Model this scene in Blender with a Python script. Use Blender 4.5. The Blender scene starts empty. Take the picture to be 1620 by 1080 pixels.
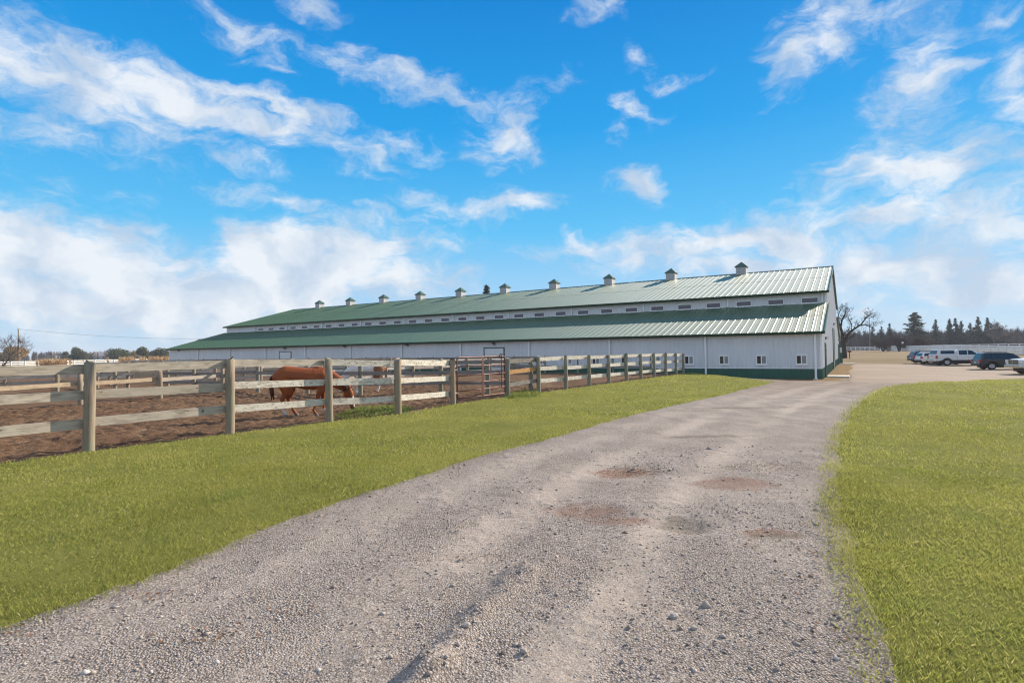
import bpy, bmesh, math, random
import numpy as np
from mathutils import Matrix, Vector

R = math.radians
random.seed(7)
rng = np.random.default_rng(7)
scene = bpy.context.scene
COL = scene.collection

# ------------------------------------------------------------------ camera
FPX, PITCH, ROLL, CAMZ = 880.7, R(1.046), R(0.812), 1.65
cam_d = bpy.data.cameras.new('camera')
cam_d.sensor_width = 36.0
cam_d.lens = 36.0 * FPX / 1620.0
cam_d.clip_start, cam_d.clip_end = 0.05, 6000.0
cam = bpy.data.objects.new('camera', cam_d)
COL.objects.link(cam)
_r0 = Vector((1, 0, 0)); _u0 = Vector((0, -math.sin(PITCH), math.cos(PITCH)))
_f0 = Vector((0, math.cos(PITCH), math.sin(PITCH)))
_r = _r0 * math.cos(ROLL) - _u0 * math.sin(ROLL)
_u = _r0 * math.sin(ROLL) + _u0 * math.cos(ROLL)
cam.matrix_world = Matrix(((_r.x, _u.x, -_f0.x, 0), (_r.y, _u.y, -_f0.y, 0), (_r.z, _u.z, -_f0.z, CAMZ), (0, 0, 0, 1)))
scene.camera = cam


def ray(x, y):
    """direction through a pixel of the 1620 x 1080 survey picture (used to measure the place)"""
    a, b = x - 810.0, y - 540.0
    d = _f0 * FPX + _r * a - _u * b
    return d.normalized()


# ------------------------------------------------------------------ world and sun
SUN_AZ, SUN_EL = R(55.0), R(26.5)
SKY_K = 0.10
EXPO = 0.68
world = bpy.data.worlds.new('World')
scene.world = world
world.use_nodes = True
wt = world.node_tree
for n in list(wt.nodes):
    wt.nodes.remove(n)


def wn(kind, **kw):
    n = wt.nodes.new(kind)
    for k, v in kw.items():
        setattr(n, k, v)
    return n


def wl(a, b):
    wt.links.new(a, b)


def wmath(op, a, b=None, c=None, clamp=False):
    n = wn('ShaderNodeMath', operation=op, use_clamp=clamp)
    for i, v in enumerate((a, b, c)):
        if v is None:
            continue
        if isinstance(v, (int, float)):
            n.inputs[i].default_value = v
        else:
            wl(v, n.inputs[i])
    return n.outputs[0]


w_out = wn('ShaderNodeOutputWorld')
w_bg = wn('ShaderNodeBackground')
w_bg.inputs['Strength'].default_value = SKY_K
sky = wn('ShaderNodeTexSky', sky_type='NISHITA')
sky.sun_disc = False
sky.sun_elevation, sky.sun_rotation = SUN_EL, SUN_AZ
sky.dust_density, sky.air_density, sky.ozone_density = 0.25, 1.0, 3.0
tc = wn('ShaderNodeTexCoord')
sep = wn('ShaderNodeSeparateXYZ')
wl(tc.outputs['Generated'], sep.inputs[0])
az = wmath('ARCTAN2', sep.outputs[0], sep.outputs[1])
el = wmath('ARCSINE', sep.outputs[2])
# clear-sky colour by height above the horizon, mixed with the physical sky
ramp = wn('ShaderNodeValToRGB')
wl(wmath('MULTIPLY', el, 1.0 / R(60), clamp=True), ramp.inputs[0])
er = ramp.color_ramp.elements
er[0].position = 0.0; er[0].color = (0.56, 0.73, 0.90, 1)
er[1].position = 1.0; er[1].color = (0.0, 0.14, 0.55, 1)
for pos, colr in ((0.08, (0.38, 0.66, 0.93)), (0.20, (0.11, 0.54, 0.94)), (0.36, (0.012, 0.365, 0.85)), (0.54, (0.0, 0.245, 0.71)), (0.70, (0.0, 0.18, 0.64))):
    e = er.new(pos); e.color = (*colr, 1)
rmul = wn('ShaderNodeVectorMath', operation='SCALE')
wl(ramp.outputs[0], rmul.inputs[0]); rmul.inputs['Scale'].default_value = 1.0 / SKY_K / 2 ** EXPO
base = wn('ShaderNodeMix', data_type='RGBA')
base.inputs[0].default_value = 0.95
wl(sky.outputs[0], base.inputs[6]); wl(rmul.outputs[0], base.inputs[7])
# clouds: soft patches broken up by turbulence
nz1 = wn('ShaderNodeTexNoise'); nz1.inputs['Scale'].default_value = 9.0; nz1.inputs['Detail'].default_value = 5.0
cmb = wn('ShaderNodeCombineXYZ')
wl(az, cmb.inputs[0]); wl(wmath('MULTIPLY', el, 1.7), cmb.inputs[1])
wl(cmb.outputs[0], nz1.inputs['Vector'])
wv = wn('ShaderNodeVectorMath', operation='SUBTRACT'); wl(nz1.outputs['Color'], wv.inputs[0]); wv.inputs[1].default_value = (.5, .5, .5)
ws = wn('ShaderNodeVectorMath', operation='SCALE'); wl(wv.outputs[0], ws.inputs[0]); ws.inputs['Scale'].default_value = 0.10
c2 = wn('ShaderNodeCombineXYZ'); wl(az, c2.inputs[0]); wl(el, c2.inputs[1])
wp = wn('ShaderNodeVectorMath', operation='ADD'); wl(c2.outputs[0], wp.inputs[0]); wl(ws.outputs[0], wp.inputs[1])
CLOUDS = [  # x, y, rx, ry, tilt, strength   (where each patch of cloud stands in the sky)
    (90, 130, 240, 80, -10, .78), (60, 75, 150, 45, -20, .45), (290, 160, 300, 42, -9, .84), (420, 165, 190, 22, -8, .7),
    (60, 210, 170, 40, 5, .55), (230, 205, 190, 26, 0, .5), (370, 45, 110, 40, -15, .55), (300, 5, 120, 25, 0, .4), (490, 12, 55, 28, -10, .55),
    (640, 130, 190, 38, -10, .54), (420, 105, 70, 18, -5, .4), (530, 232, 95, 26, -8, .6), (640, 230, 75, 26, -8, .55), (350, 248, 110, 24, -6, .42),
    (430, 312, 130, 20, -7, .5), (110, 290, 160, 18, 0, .35), (100, 340, 220, 26, -6, .55), (800, 215, 70, 60, 25, .62), (850, 165, 80, 28, 30, .42),
    (690, 318, 90, 18, -10, .45), (800, 327, 85, 24, 4, .72), (710, 380, 60, 22, 4, .55), (600, 285, 70, 20, -8, .38),
    (120, 420, 340, 90, -8, .92), (60, 480, 300, 65, 0, .85), (410, 402, 45, 62, 20, 1.25), (470, 435, 110, 80, -10, 1.25), (560, 400, 125, 68, 15, .9),
    (620, 440, 130, 55, 0, .75), (300, 470, 230, 65, 0, 1.0),
    (940, 12, 55, 24, 10, .5), (1008, 98, 32, 28, -20, .5), (1060, 125, 60, 16, 0, .4), (1000, 172, 60, 26, -20, .5), (975, 205, 30, 26, 0, .4),
    (1008, 284, 45, 30, -5, .75), (1250, 108, 55, 55, 35, .72), (1310, 50, 90, 70, 20, .62), (1440, 15, 130, 50, 0, .45), (1585, 15, 55, 36, 0, .45),
    (1455, 130, 110, 60, 35, .68), (1610, 140, 60, 110, 20, .55), (1450, 270, 220, 62, 0, .75), (1320, 270, 90, 20, 0, .5), (1250, 322, 90, 18, 0, .4),
    (1560, 330, 190, 90, 0, .7), (1380, 350, 150, 45, 15, .65), (1150, 385, 320, 44, 0, .78), (950, 385, 180, 30, 0, .55), (1400, 420, 300, 60, 0, .85), (1180, 425, 170, 34, 0, .7),
    (1580, 440, 200, 55, 0, .7), (1450, 490, 280, 30, 0, .45)]
acc = None
for (cx, cy, rx, ry, tilt, st) in CLOUDS:
    d = ray(cx, cy); a0 = math.atan2(d.x, d.y); e0 = math.asin(d.z)
    d1 = ray(cx + rx, cy); d2 = ray(cx, cy - ry)
    sa = abs(math.atan2(d1.x, d1.y) - a0); se = abs(math.asin(d2.z) - e0)
    mp = wn('ShaderNodeMapping', vector_type='TEXTURE')
    wl(wp.outputs[0], mp.inputs['Vector'])
    mp.inputs['Location'].default_value = (a0, e0, 0)
    mp.inputs['Rotation'].default_value = (0, 0, R(tilt))
    mp.inputs['Scale'].default_value = (sa * 1.6, se * 1.6, 1)
    gr = wn('ShaderNodeTexGradient', gradient_type='QUADRATIC_SPHERE')
    wl(mp.outputs[0], gr.inputs[0])
    v = wmath('MULTIPLY', wmath('POWER', gr.outputs['Fac'], 0.5), st)
    acc = v if acc is None else wmath('MAXIMUM', acc, v)
# broken cloud added outside the view, cover raised for a more neutral fill light
frame_w = wmath('MULTIPLY', wmath('LESS_THAN', wmath('ABSOLUTE', az), R(46)), wmath('LESS_THAN', el, R(37)))
nz3 = wn('ShaderNodeTexNoise'); nz3.inputs['Scale'].default_value = 3.2; nz3.inputs['Detail'].default_value = 4
wl(cmb.outputs[0], nz3.inputs['Vector'])
gen = wmath('MULTIPLY', wmath('MULTIPLY', wmath('SUBTRACT', nz3.outputs['Fac'], 0.36), 4.5, clamp=True), 0.9)
gen = wmath('MULTIPLY', gen, wmath('SUBTRACT', 1.0, frame_w))
acc = wmath('MAXIMUM', acc, gen)
nz2 = wn('ShaderNodeTexNoise'); nz2.inputs['Scale'].default_value = 13.0; nz2.inputs['Detail'].default_value = 9.0
nz2.inputs['Roughness'].default_value = 0.66
mpz = wn('ShaderNodeMapping'); wl(wp.outputs[0], mpz.inputs['Vector']); mpz.inputs['Scale'].default_value = (1.0, 2.1, 1)
mpz.inputs['Rotation'].default_value = (0, 0, R(8))
wl(mpz.outputs[0], nz2.inputs['Vector'])
dens = wmath('ADD', wmath('MULTIPLY', acc, 1.32), wmath('MULTIPLY', wmath('SUBTRACT', nz2.outputs['Fac'], 0.53), 1.6))
mr = wn('ShaderNodeMapRange', interpolation_type='SMOOTHSTEP')
wl(dens, mr.inputs[0]); mr.inputs[1].default_value = 0.16; mr.inputs[2].default_value = 0.95
mr.inputs[3].default_value = 0.0; mr.inputs[4].default_value = 0.93
cloud_f = wmath('MULTIPLY', mr.outputs[0], wmath('GREATER_THAN', acc, 0.0))
mr2 = wn('ShaderNodeMapRange', interpolation_type='SMOOTHSTEP')
wl(acc, mr2.inputs[0]); mr2.inputs[1].default_value = 0.02; mr2.inputs[2].default_value = 0.25
cloud_f = wmath('MULTIPLY', cloud_f, mr2.outputs[0])
# cloud tone: brighter cores, faintly grey undersides
nz4 = wn('ShaderNodeTexNoise'); nz4.inputs['Scale'].default_value = 11.0; nz4.inputs['Detail'].default_value = 5
wl(wp.outputs[0], nz4.inputs['Vector'])
cr = wn('ShaderNodeValToRGB'); wl(wmath('ADD', wmath('MULTIPLY', nz4.outputs['Fac'], .80), wmath('MULTIPLY', dens, .07)), cr.inputs[0])
cr.color_ramp.elements[0].position = 0.36; cr.color_ramp.elements[0].color = (.56, .67, .82, 1)
cr.color_ramp.elements[1].position = 0.54; cr.color_ramp.elements[1].color = (.90, .93, .97, 1)
cmul = wn('ShaderNodeVectorMath', operation='SCALE'); wl(cr.outputs[0], cmul.inputs[0]); cmul.inputs['Scale'].default_value = 1.0 / SKY_K / 2 ** EXPO
final = wn('ShaderNodeMix', data_type='RGBA')
wl(cloud_f, final.inputs[0]); wl(base.outputs[2], final.inputs[6]); wl(cmul.outputs[0], final.inputs[7])
wl(final.outputs[2], w_bg.inputs['Color'])
wl(w_bg.outputs[0], w_out.inputs['Surface'])
world.cycles.sampling_method = 'MANUAL'
world.cycles.sample_map_resolution = 512

sun_d = bpy.data.lights.new('sun', 'SUN')
sun_d.energy = 4.6
sun_d.angle = R(0.55)
sun_d.color = (1.0, 0.885, 0.725)
sun = bpy.data.objects.new('sun', sun_d)
COL.objects.link(sun)
SUN_DIR = Vector((math.sin(SUN_AZ) * math.cos(SUN_EL), math.cos(SUN_AZ) * math.cos(SUN_EL), math.sin(SUN_EL)))
sun.rotation_euler = SUN_DIR.to_track_quat('Z', 'Y').to_euler()
sun.location = (40, 30, 40)

vs = scene.view_settings
vs.view_transform = 'Standard'; vs.look = 'None'; vs.exposure = EXPO; vs.gamma = 1.0
vs.use_curve_mapping = False
scene.cycles.max_bounces = 6
scene.cycles.diffuse_bounces = 3
scene.cycles.glossy_bounces = 3
scene.cycles.transparent_max_bounces = 6
scene.cycles.use_adaptive_sampling = True
scene.cycles.filter_width = 1.15
scene.cycles.use_denoising = True
scene.cycles.denoiser = 'OPENIMAGEDENOISE'

# ------------------------------------------------------------------ materials
MATS = {}


class NT:
    def __init__(self, name):
        self.m = bpy.data.materials.new(name)
        self.m.use_nodes = True
        self.t = self.m.node_tree
        self.b = self.t.nodes['Principled BSDF']
        self.out = self.t.nodes['Material Output']
        MATS[name] = self.m

    def n(self, kind, **kw):
        x = self.t.nodes.new(kind)
        for k, v in kw.items():
            setattr(x, k, v)
        return x

    def l(self, a, b):
        self.t.links.new(a, b)

    def noise(self, scale, detail=4, rough=.55, coord='Object', stretch=None, out='Fac', dist=0.0):
        tcn = self.n('ShaderNodeTexCoord')
        src = tcn.outputs[coord]
        if coord == 'World':
            src = None
        if stretch is not None:
            mp = self.n('ShaderNodeMapping'); self.l(src, mp.inputs[0]); mp.inputs['Scale'].default_value = stretch
            src = mp.outputs[0]
        z = self.n('ShaderNodeTexNoise')
        z.inputs['Scale'].default_value = scale; z.inputs['Detail'].default_value = detail
        z.inputs['Roughness'].default_value = rough; z.inputs['Distortion'].default_value = dist
        self.l(src, z.inputs['Vector'])
        return z.outputs[out]

    def ramp(self, fac, stops):
        r = self.n('ShaderNodeValToRGB')
        e = r.color_ramp.elements
        e[0].position, e[0].color = stops[0][0], (*stops[0][1], 1)
        e[1].position, e[1].color = stops[-1][0], (*stops[-1][1], 1)
        for p, c in stops[1:-1]:
            k = e.new(p); k.color = (*c, 1)
        self.l(fac, r.inputs[0])
        return r.outputs[0]

    def mix(self, fac, a, b, blend='MIX'):
        m = self.n('ShaderNodeMix', data_type='RGBA', blend_type=blend)
        for i, v in ((0, fac), (6, a), (7, b)):
            if isinstance(v, (int, float)):
                m.inputs[i].default_value = v
            elif isinstance(v, tuple):
                m.inputs[i].default_value = (*v, 1)
            else:
                self.l(v, m.inputs[i])
        return m.outputs[2]

    def math(self, op, a, b=None, clamp=False):
        x = self.n('ShaderNodeMath', operation=op, use_clamp=clamp)
        for i, v in enumerate((a, b)):
            if v is None:
                continue
            if isinstance(v, (int, float)):
                x.inputs[i].default_value = v
            else:
                self.l(v, x.inputs[i])
        return x.outputs[0]

    def color(self, c):
        if isinstance(c, tuple):
            self.b.inputs['Base Color'].default_value = (*c, 1)
        else:
            self.l(c, self.b.inputs['Base Color'])

    def set(self, **kw):
        for k, v in kw.items():
            self.b.inputs[k.replace('_', ' ')].default_value = v

    def bump(self, h, strength=.4, dist=.02):
        bp = self.n('ShaderNodeBump')
        bp.inputs['Strength'].default_value = strength; bp.inputs['Distance'].default_value = dist
        self.l(h, bp.inputs['Height']); self.l(bp.outputs[0], self.b.inputs['Normal'])

    def objrand(self):
        return self.n('ShaderNodeObjectInfo').outputs['Random']


def simple(name, c, rough=.6, metal=0.0, spec=.5, var=.12, scale=3.0, bump=0.0, bscale=40.0):
    m = NT(name)
    lo = tuple(v * (1 - var) for v in c); hi = tuple(min(1, v * (1 + var)) for v in c)
    m.color(m.ramp(m.noise(scale, 5), [(.3, lo), (.7, hi)]))
    m.set(Roughness=rough, Metallic=metal)
    m.b.inputs['Specular IOR Level'].default_value = spec
    if bump:
        m.bump(m.noise(bscale, 4), bump, .01)
    return m.m


# barn
m = NT('white_steel')
wc = m.ramp(m.noise(.6, 5, stretch=(1, 1, .35)), [(.3, (.67, .68, .70)), (.7, (.745, .755, .77))])
tcn = m.n('ShaderNodeTexCoord'); spx = m.n('ShaderNodeSeparateXYZ'); m.l(tcn.outputs['Object'], spx.inputs[0])
low_ = m.math('MULTIPLY', m.math('SUBTRACT', 1.25, spx.outputs[2]), 1.6, clamp=True)
strk = m.ramp(m.noise(2.6, 6, .7, stretch=(3, 3, .22)), [(.42, (0,) * 3), (.72, (.55,) * 3)])
wc = m.mix(m.math('MULTIPLY', m.math('ADD', m.math('MULTIPLY', low_, .8), .35), strk), wc, (.40, .36, .31))
m.color(wc)
m.set(Roughness=.42); m.b.inputs['Specular IOR Level'].default_value = .35
m = NT('green_steel_roof')
g1 = m.noise(.35, 5, stretch=(1, .25, 1)); g2 = m.objrand()
gc = m.ramp(g1, [(.3, (.036, .090, .040)), (.7, (.056, .124, .058))])
m.color(m.mix(m.math('MULTIPLY', g2, .30), gc, (.075, .15, .07)))
m.set(Roughness=.6, IOR=1.5)
m.b.inputs['Specular IOR Level'].default_value = .17
m.b.inputs['Specular Tint'].default_value = (.60, .80, 1.0, 1)
m.b.inputs['Coat Weight'].default_value = .55; m.b.inputs['Coat Roughness'].default_value = .30; m.b.inputs['Coat IOR'].default_value = 1.5
m.b.inputs['Anisotropic'].default_value = .80
_cx = m.n('ShaderNodeCombineXYZ'); _cx.inputs[0].default_value = 1.0
_vt = m.n('ShaderNodeVectorTransform', vector_type='VECTOR', convert_from='OBJECT', convert_to='WORLD')
m.l(_cx.outputs[0], _vt.inputs[0]); m.l(_vt.outputs[0], m.b.inputs['Tangent'])
m.l(m.ramp(m.noise(1.2, 6, stretch=(1, .2, 1)), [(.3, (.56,) * 3), (.7, (.64,) * 3)]), m.b.inputs['Roughness'])
simple('green_trim', (.012, .055, .036), .35, var=.2)
simple('green_wainscot', (.017, .100, .066), .38, var=.15, scale=1.0)
simple('white_vinyl', (.86, .86, .85), .35, var=.04)
simple('white_door', (.76, .76, .76), .45, var=.05)
m = NT('window_glass'); m.color((.02, .022, .03)); m.set(Roughness=.05); m.b.inputs['Specular IOR Level'].default_value = .8
m = NT('clerestory_glazing'); m.color(m.ramp(m.noise(2.5, 3, stretch=(.3, 1, 9)), [(.35, (.085, .075, .10)), (.65, (.15, .13, .165))])); m.set(Roughness=.16)
simple('window_blind', (.33, .32, .30), .7, var=.15, scale=6)
simple('dark_fixture', (.03, .028, .026), .5)
simple('fixture_glass', (.55, .54, .50), .2)
simple('concrete', (.50, .46, .40), .85, var=.2, bump=.3)
simple('cupola_roof_green', (.050, .15, .098), .4, var=.15)
simple('cupola_grey', (.50, .50, .50), .5, var=.12)
simple('cupola_cap', (.030, .095, .062), .45, var=.2)
# wood
def wood(name, a, b, knot=(.13, .10, .075), flake=None):
    """board timber; the boards are unit blocks stretched to size, so the grain is scaled to match"""
    m = NT(name)
    tcn = m.n('ShaderNodeTexCoord'); off = m.n('ShaderNodeVectorMath', operation='ADD')
    rnd = m.objrand(); cmb_ = m.n('ShaderNodeCombineXYZ')
    for k in range(3): m.l(m.math('MULTIPLY', rnd, 37.0 + 11 * k), cmb_.inputs[k])
    m.l(tcn.outputs['Object'], off.inputs[0]); m.l(cmb_.outputs[0], off.inputs[1])

    def nz(stretch, detail=6, rough=.65, dist=0.0):
        mp = m.n('ShaderNodeMapping'); m.l(off.outputs[0], mp.inputs[0]); mp.inputs['Scale'].default_value = stretch
        z = m.n('ShaderNodeTexNoise'); z.inputs['Scale'].default_value = 1.0; z.inputs['Detail'].default_value = detail
        z.inputs['Roughness'].default_value = rough; z.inputs['Distortion'].default_value = dist; m.l(mp.outputs[0], z.inputs['Vector'])
        return z.outputs['Fac']
    grain = nz((5, 1, 9), 7, .7, .5)
    col = m.ramp(grain, [(.30, a), (.68, b)])
    stain = nz((9, 1, 2.2), 5, .6)
    col = m.mix(m.ramp(stain, [(.48, (0,) * 3), (.70, (.70,) * 3)]), col, tuple(v * .55 for v in a))
    col = m.mix(m.math('MULTIPLY', rnd, .30), col, tuple(v * .70 for v in a))
    if flake:
        fl = nz((26, 1, 4.5), 7, .75)
        col = m.mix(m.ramp(fl, [(.53, (0,) * 3), (.60, (1,) * 3)]), col, flake)
    kn = nz((14, 1, 2.0), 2, .5)
    col = m.mix(m.ramp(kn, [(.70, (0,) * 3), (.75, (1,) * 3)]), col, knot)
    m.color(col); m.set(Roughness=.85)
    m.b.inputs['Specular IOR Level'].default_value = .2
    m.bump(grain, .6, .01)
wood('rail_grey', (.36, .30, .24), (.60, .535, .45))
wood('rail_flaked', (.60, .55, .47), (.78, .735, .65), flake=(.30, .25, .20))
wood('rail_shade', (.21, .185, .16), (.33, .30, .265))  # darker copy of the boards: shade of sunless faces put into the colour
wood('rail_new', (.52, .27, .11), (.64, .36, .16))
wood('rail_tan', (.37, .285, .19), (.53, .42, .295))
m = NT('post_round')
pg = m.noise(5, 6, .65, stretch=(9, 9, .6))
pc = m.ramp(pg, [(.28, (.18, .135, .10)), (.72, (.36, .29, .22))])
pc = m.mix(m.ramp(m.noise(1.6, 4, stretch=(2, 2, .8)), [(.42, (0,) * 3), (.62, (1,) * 3)]), pc, (.25, .24, .17))
pc = m.mix(m.math('MULTIPLY', m.objrand(), .35), pc, (.33, .22, .14))
m.color(pc); m.set(Roughness=.9); m.bump(pg, .5, .012)
m = NT('post_olive')
pg = m.noise(5, 6, .65, stretch=(9, 9, .6))
m.color(m.ramp(pg, [(.28, (.16, .15, .11)), (.72, (.30, .28, .21))])); m.set(Roughness=.9); m.bump(pg, .5, .012)
simple('white_fence', (.78, .78, .77), .5, var=.06)
m = NT('gate_steel')
m.color(m.ramp(m.noise(4, 6, .7), [(.35, (.115, .030, .022)), (.55, (.145, .052, .038)), (.75, (.13, .08, .062))])); m.set(Roughness=.5, Metallic=.15)
simple('galvanised', (.34, .33, .33), .45, metal=.7)
simple('chain', (.10, .10, .105), .5, metal=.6)

# vehicles
def paint(name, c, flake=0.0):
    m = NT(name)
    m.color(m.ramp(m.noise(2, 3), [(.3, tuple(v * .93 for v in c)), (.7, c)]))
    m.set(Roughness=.32, Metallic=flake)
    m.b.inputs['Coat Weight'].default_value = .3; m.b.inputs['Coat Roughness'].default_value = .08
paint('paint_white', (.70, .70, .68)); paint('paint_navy', (.012, .016, .035), .3); paint('paint_charcoal', (.035, .036, .04), .3)
paint('paint_silver', (.62, .63, .64), .2)
m = NT('car_glass'); m.color((.012, .016, .022)); m.set(Roughness=.05); m.b.inputs['Specular IOR Level'].default_value = .7
m.b.inputs['Anisotropic'].default_value = .80
_cx = m.n('ShaderNodeCombineXYZ'); _cx.inputs[0].default_value = 1.0
_vt = m.n('ShaderNodeVectorTransform', vector_type='VECTOR', convert_from='OBJECT', convert_to='WORLD')
m.l(_cx.outputs[0], _vt.inputs[0]); m.l(_vt.outputs[0], m.b.inputs['Tangent'])
simple('tyre', (.018, .018, .019), .8); simple('rim', (.46, .46, .47), .3, metal=.8); simple('plastic_black', (.022, .022, .024), .55)
simple('chrome', (.66, .66, .67), .16, metal=.95); simple('tail_lamp', (.42, .012, .012), .2); simple('head_lamp', (.70, .72, .74), .12)
simple('plate', (.62, .63, .66), .4)

# horses
m = NT('chestnut_coat')
tcn = m.n('ShaderNodeTexCoord'); spx = m.n('ShaderNodeSeparateXYZ'); m.l(tcn.outputs['Object'], spx.inputs[0])
cc = m.ramp(m.noise(3.0, 4), [(.3, (.22, .054, .014)), (.7, (.32, .084, .021))])
# white sock on one hind leg, white blaze down the face, pale pasterns
def band(mm, v, lo, hi):
    return mm.math('MULTIPLY', mm.math('GREATER_THAN', v, lo), mm.math('LESS_THAN', v, hi))
sock = m.math('MULTIPLY', m.math('LESS_THAN', spx.outputs[0], -.37), m.math('LESS_THAN', spx.outputs[2], .36))
sock2 = m.math('MULTIPLY', m.math('GREATER_THAN', spx.outputs[0], .44), m.math('MULTIPLY', m.math('LESS_THAN', spx.outputs[2], .17), m.math('LESS_THAN', spx.outputs[0], .75)))
blz = m.math('MULTIPLY', m.math('GREATER_THAN', m.math('SUBTRACT', spx.outputs[0], m.math('MULTIPLY', spx.outputs[2], -.15)), 1.372), m.math('LESS_THAN', spx.outputs[2], .50))
wh = m.math('ADD', m.math('ADD', sock, sock2), blz, clamp=True)
cc = m.mix(wh, cc, (.62, .54, .48))
muz = m.math('MULTIPLY', m.math('GREATER_THAN', spx.outputs[0], 1.05), m.math('LESS_THAN', spx.outputs[2], .205))
cc = m.mix(m.math('MULTIPLY', muz, .8), cc, (.10, .075, .07))
hoof = m.math('LESS_THAN', spx.outputs[2], .062)
cc = m.mix(m.math('MULTIPLY', hoof, m.math('LESS_THAN', spx.outputs[0], .9)), cc, (.17, .14, .12))
m.color(cc); m.set(Roughness=.6); m.b.inputs['Specular IOR Level'].default_value = .25
simple('chestnut_hair', (.10, .028, .012), .7, var=.3, scale=12)
m = NT('pinto_coat')
tcn = m.n('ShaderNodeTexCoord'); spx = m.n('ShaderNodeSeparateXYZ'); m.l(tcn.outputs['Object'], spx.inputs[0])
wob = m.math('MULTIPLY', m.math('SUBTRACT', m.noise(3.5, 3), .5), .45)
rump = m.math('MULTIPLY', m.math('LESS_THAN', m.math('ADD', spx.outputs[0], wob), -.20), m.math('GREATER_THAN', spx.outputs[2], .55))
neckp = m.math('GREATER_THAN', m.math('ADD', spx.outputs[0], wob), .78)
m.color(m.mix(rump, (.66, .64, .62), (.27, .115, .05))); m.set(Roughness=.6)
simple('pinto_hair', (.30, .16, .09), .7, var=.3, scale=12)
simple('halter', (.030, .014, .016), .6)

# ground
def blob_mask(mm, px, py, pts, wob, wob_amp=.35):
    """soft-edged stain patches at given places on the ground (x, y, rx, ry)"""
    acc = None
    for (bx, by, rx, ry) in pts:
        dx = mm.math('DIVIDE', mm.math('SUBTRACT', px, bx), rx); dy = mm.math('DIVIDE', mm.math('SUBTRACT', py, by), ry)
        q = mm.math('SUBTRACT', 1.0, mm.math('ADD', mm.math('MULTIPLY', dx, dx), mm.math('MULTIPLY', dy, dy)))
        q = mm.math('MAXIMUM', q, 0.0)
        acc = q if acc is None else mm.math('MAXIMUM', acc, q)
    hit_ = mm.math('GREATER_THAN', acc, 0.0)
    acc = mm.math('ADD', mm.math('MULTIPLY', acc, 1.1), mm.math('MULTIPLY', mm.math('SUBTRACT', wob, .56), 3.6))
    return mm.math('MULTIPLY', hit_, mm.math('MULTIPLY', acc, 1.5, clamp=True))


STAIN_RED, STAIN_DARK = [], []     # filled once the terrain is known
m = NT('gravel')
GRAVEL = m
m = NT('gravel_stone')
mpn = m.n('ShaderNodeAttribute'); mpn.attribute_name = 'tone'; mpn.attribute_type = 'GEOMETRY'
m.color(m.ramp(mpn.outputs['Fac'], [(0, (.14, .105, .088)), (.3, (.295, .243, .208)), (.7, (.40, .345, .305)), (1, (.54, .49, .445))])); m.set(Roughness=.9)
m = NT('lot_gravel')
c = m.ramp(m.noise(.16, 5, coord='Object'), [(.3, (.170, .114, .074)), (.7, (.235, .164, .110))])
c = m.mix(m.ramp(m.noise(24, 6), [(.3, (0,) * 3), (.7, (1,) * 3)]), m.mix(.25, c, (.2, .17, .15)), c)
c = m.mix(m.ramp(m.noise(.5, 5, stretch=(.3, 1.4, 1)), [(.52, (0,) * 3), (.66, (.7,) * 3)]), c, (.27, .205, .148))
m.color(c); m.set(Roughness=.95); m.bump(m.noise(18, 6), .4, .03)
m = NT('lawn_soil')
c = m.ramp(m.noise(.7, 5), [(.3, (.185, .200, .045)), (.7, (.28, .275, .07))])
c = m.mix(m.ramp(m.noise(38, 6, .7), [(.35, (0,) * 3), (.65, (1,) * 3)]), m.mix(.5, c, (.09, .07, .03)), c)
m.color(c); m.set(Roughness=1.0); m.b.inputs['Specular IOR Level'].default_value = .05; m.bump(m.noise(60, 5, .7), .8, .03)
def grass_mat(name, lo, mid, hi, straw):
    m = NT(name)
    at = m.n('ShaderNodeAttribute'); at.attribute_name = 'tone'; at.attribute_type = 'GEOMETRY'
    c = m.ramp(at.outputs['Fac'], [(0, lo), (.45, mid), (.85, hi), (1, straw)])
    big = m.noise(.45, 5)
    c = m.mix(m.ramp(big, [(.38, (.0,) * 3), (.64, (.8,) * 3)]), c, m.mix(.55, c, (.37, .34, .10)))
    gr_ = m.noise(1.3, 4)
    c = m.mix(m.ramp(gr_, [(.55, (0,) * 3), (.75, (.45,) * 3)]), c, (.19, .28, .08))
    m.color(c); m.set(Roughness=.85); m.b.inputs['Specular IOR Level'].default_value = .06
    tr = m.n('ShaderNodeBsdfTranslucent'); m.l(c, tr.inputs[0])
    ms = m.n('ShaderNodeMixShader'); ms.inputs[0].default_value = .48
    m.l(m.b.outputs[0], ms.inputs[1]); m.l(tr.outputs[0], ms.inputs[2]); m.l(ms.outputs[0], m.out.inputs[0])
grass_mat('grass_blade', (.175, .205, .048), (.365, .385, .090), (.50, .475, .145), (.60, .53, .27))
grass_mat('grass_fresh', (.085, .135, .032), (.15, .215, .055), (.21, .27, .08), (.36, .36, .16))
m = NT('paddock_dirt')
c = m.ramp(m.noise(.5, 6), [(.3, (.140, .080, .046)), (.7, (.240, .148, .088))])
c = m.mix(m.ramp(m.noise(9, 7, .7), [(.38, (0,) * 3), (.62, (1,) * 3)]), m.mix(.55, c, (.075, .04, .025)), c)
c = m.mix(m.ramp(m.noise(2.4, 7, .7), [(.60, (0,) * 3), (.72, (.6,) * 3)]), c, (.34, .26, .17))
m.color(c); m.set(Roughness=1.0); m.b.inputs['Specular IOR Level'].default_value = .1; m.bump(m.noise(14, 7, .7), 1.0, .06)
m = NT('field_ground')
c = m.ramp(m.noise(.045, 6), [(.3, (.215, .155, .085)), (.55, (.285, .21, .125)), (.75, (.235, .185, .10))])
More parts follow.
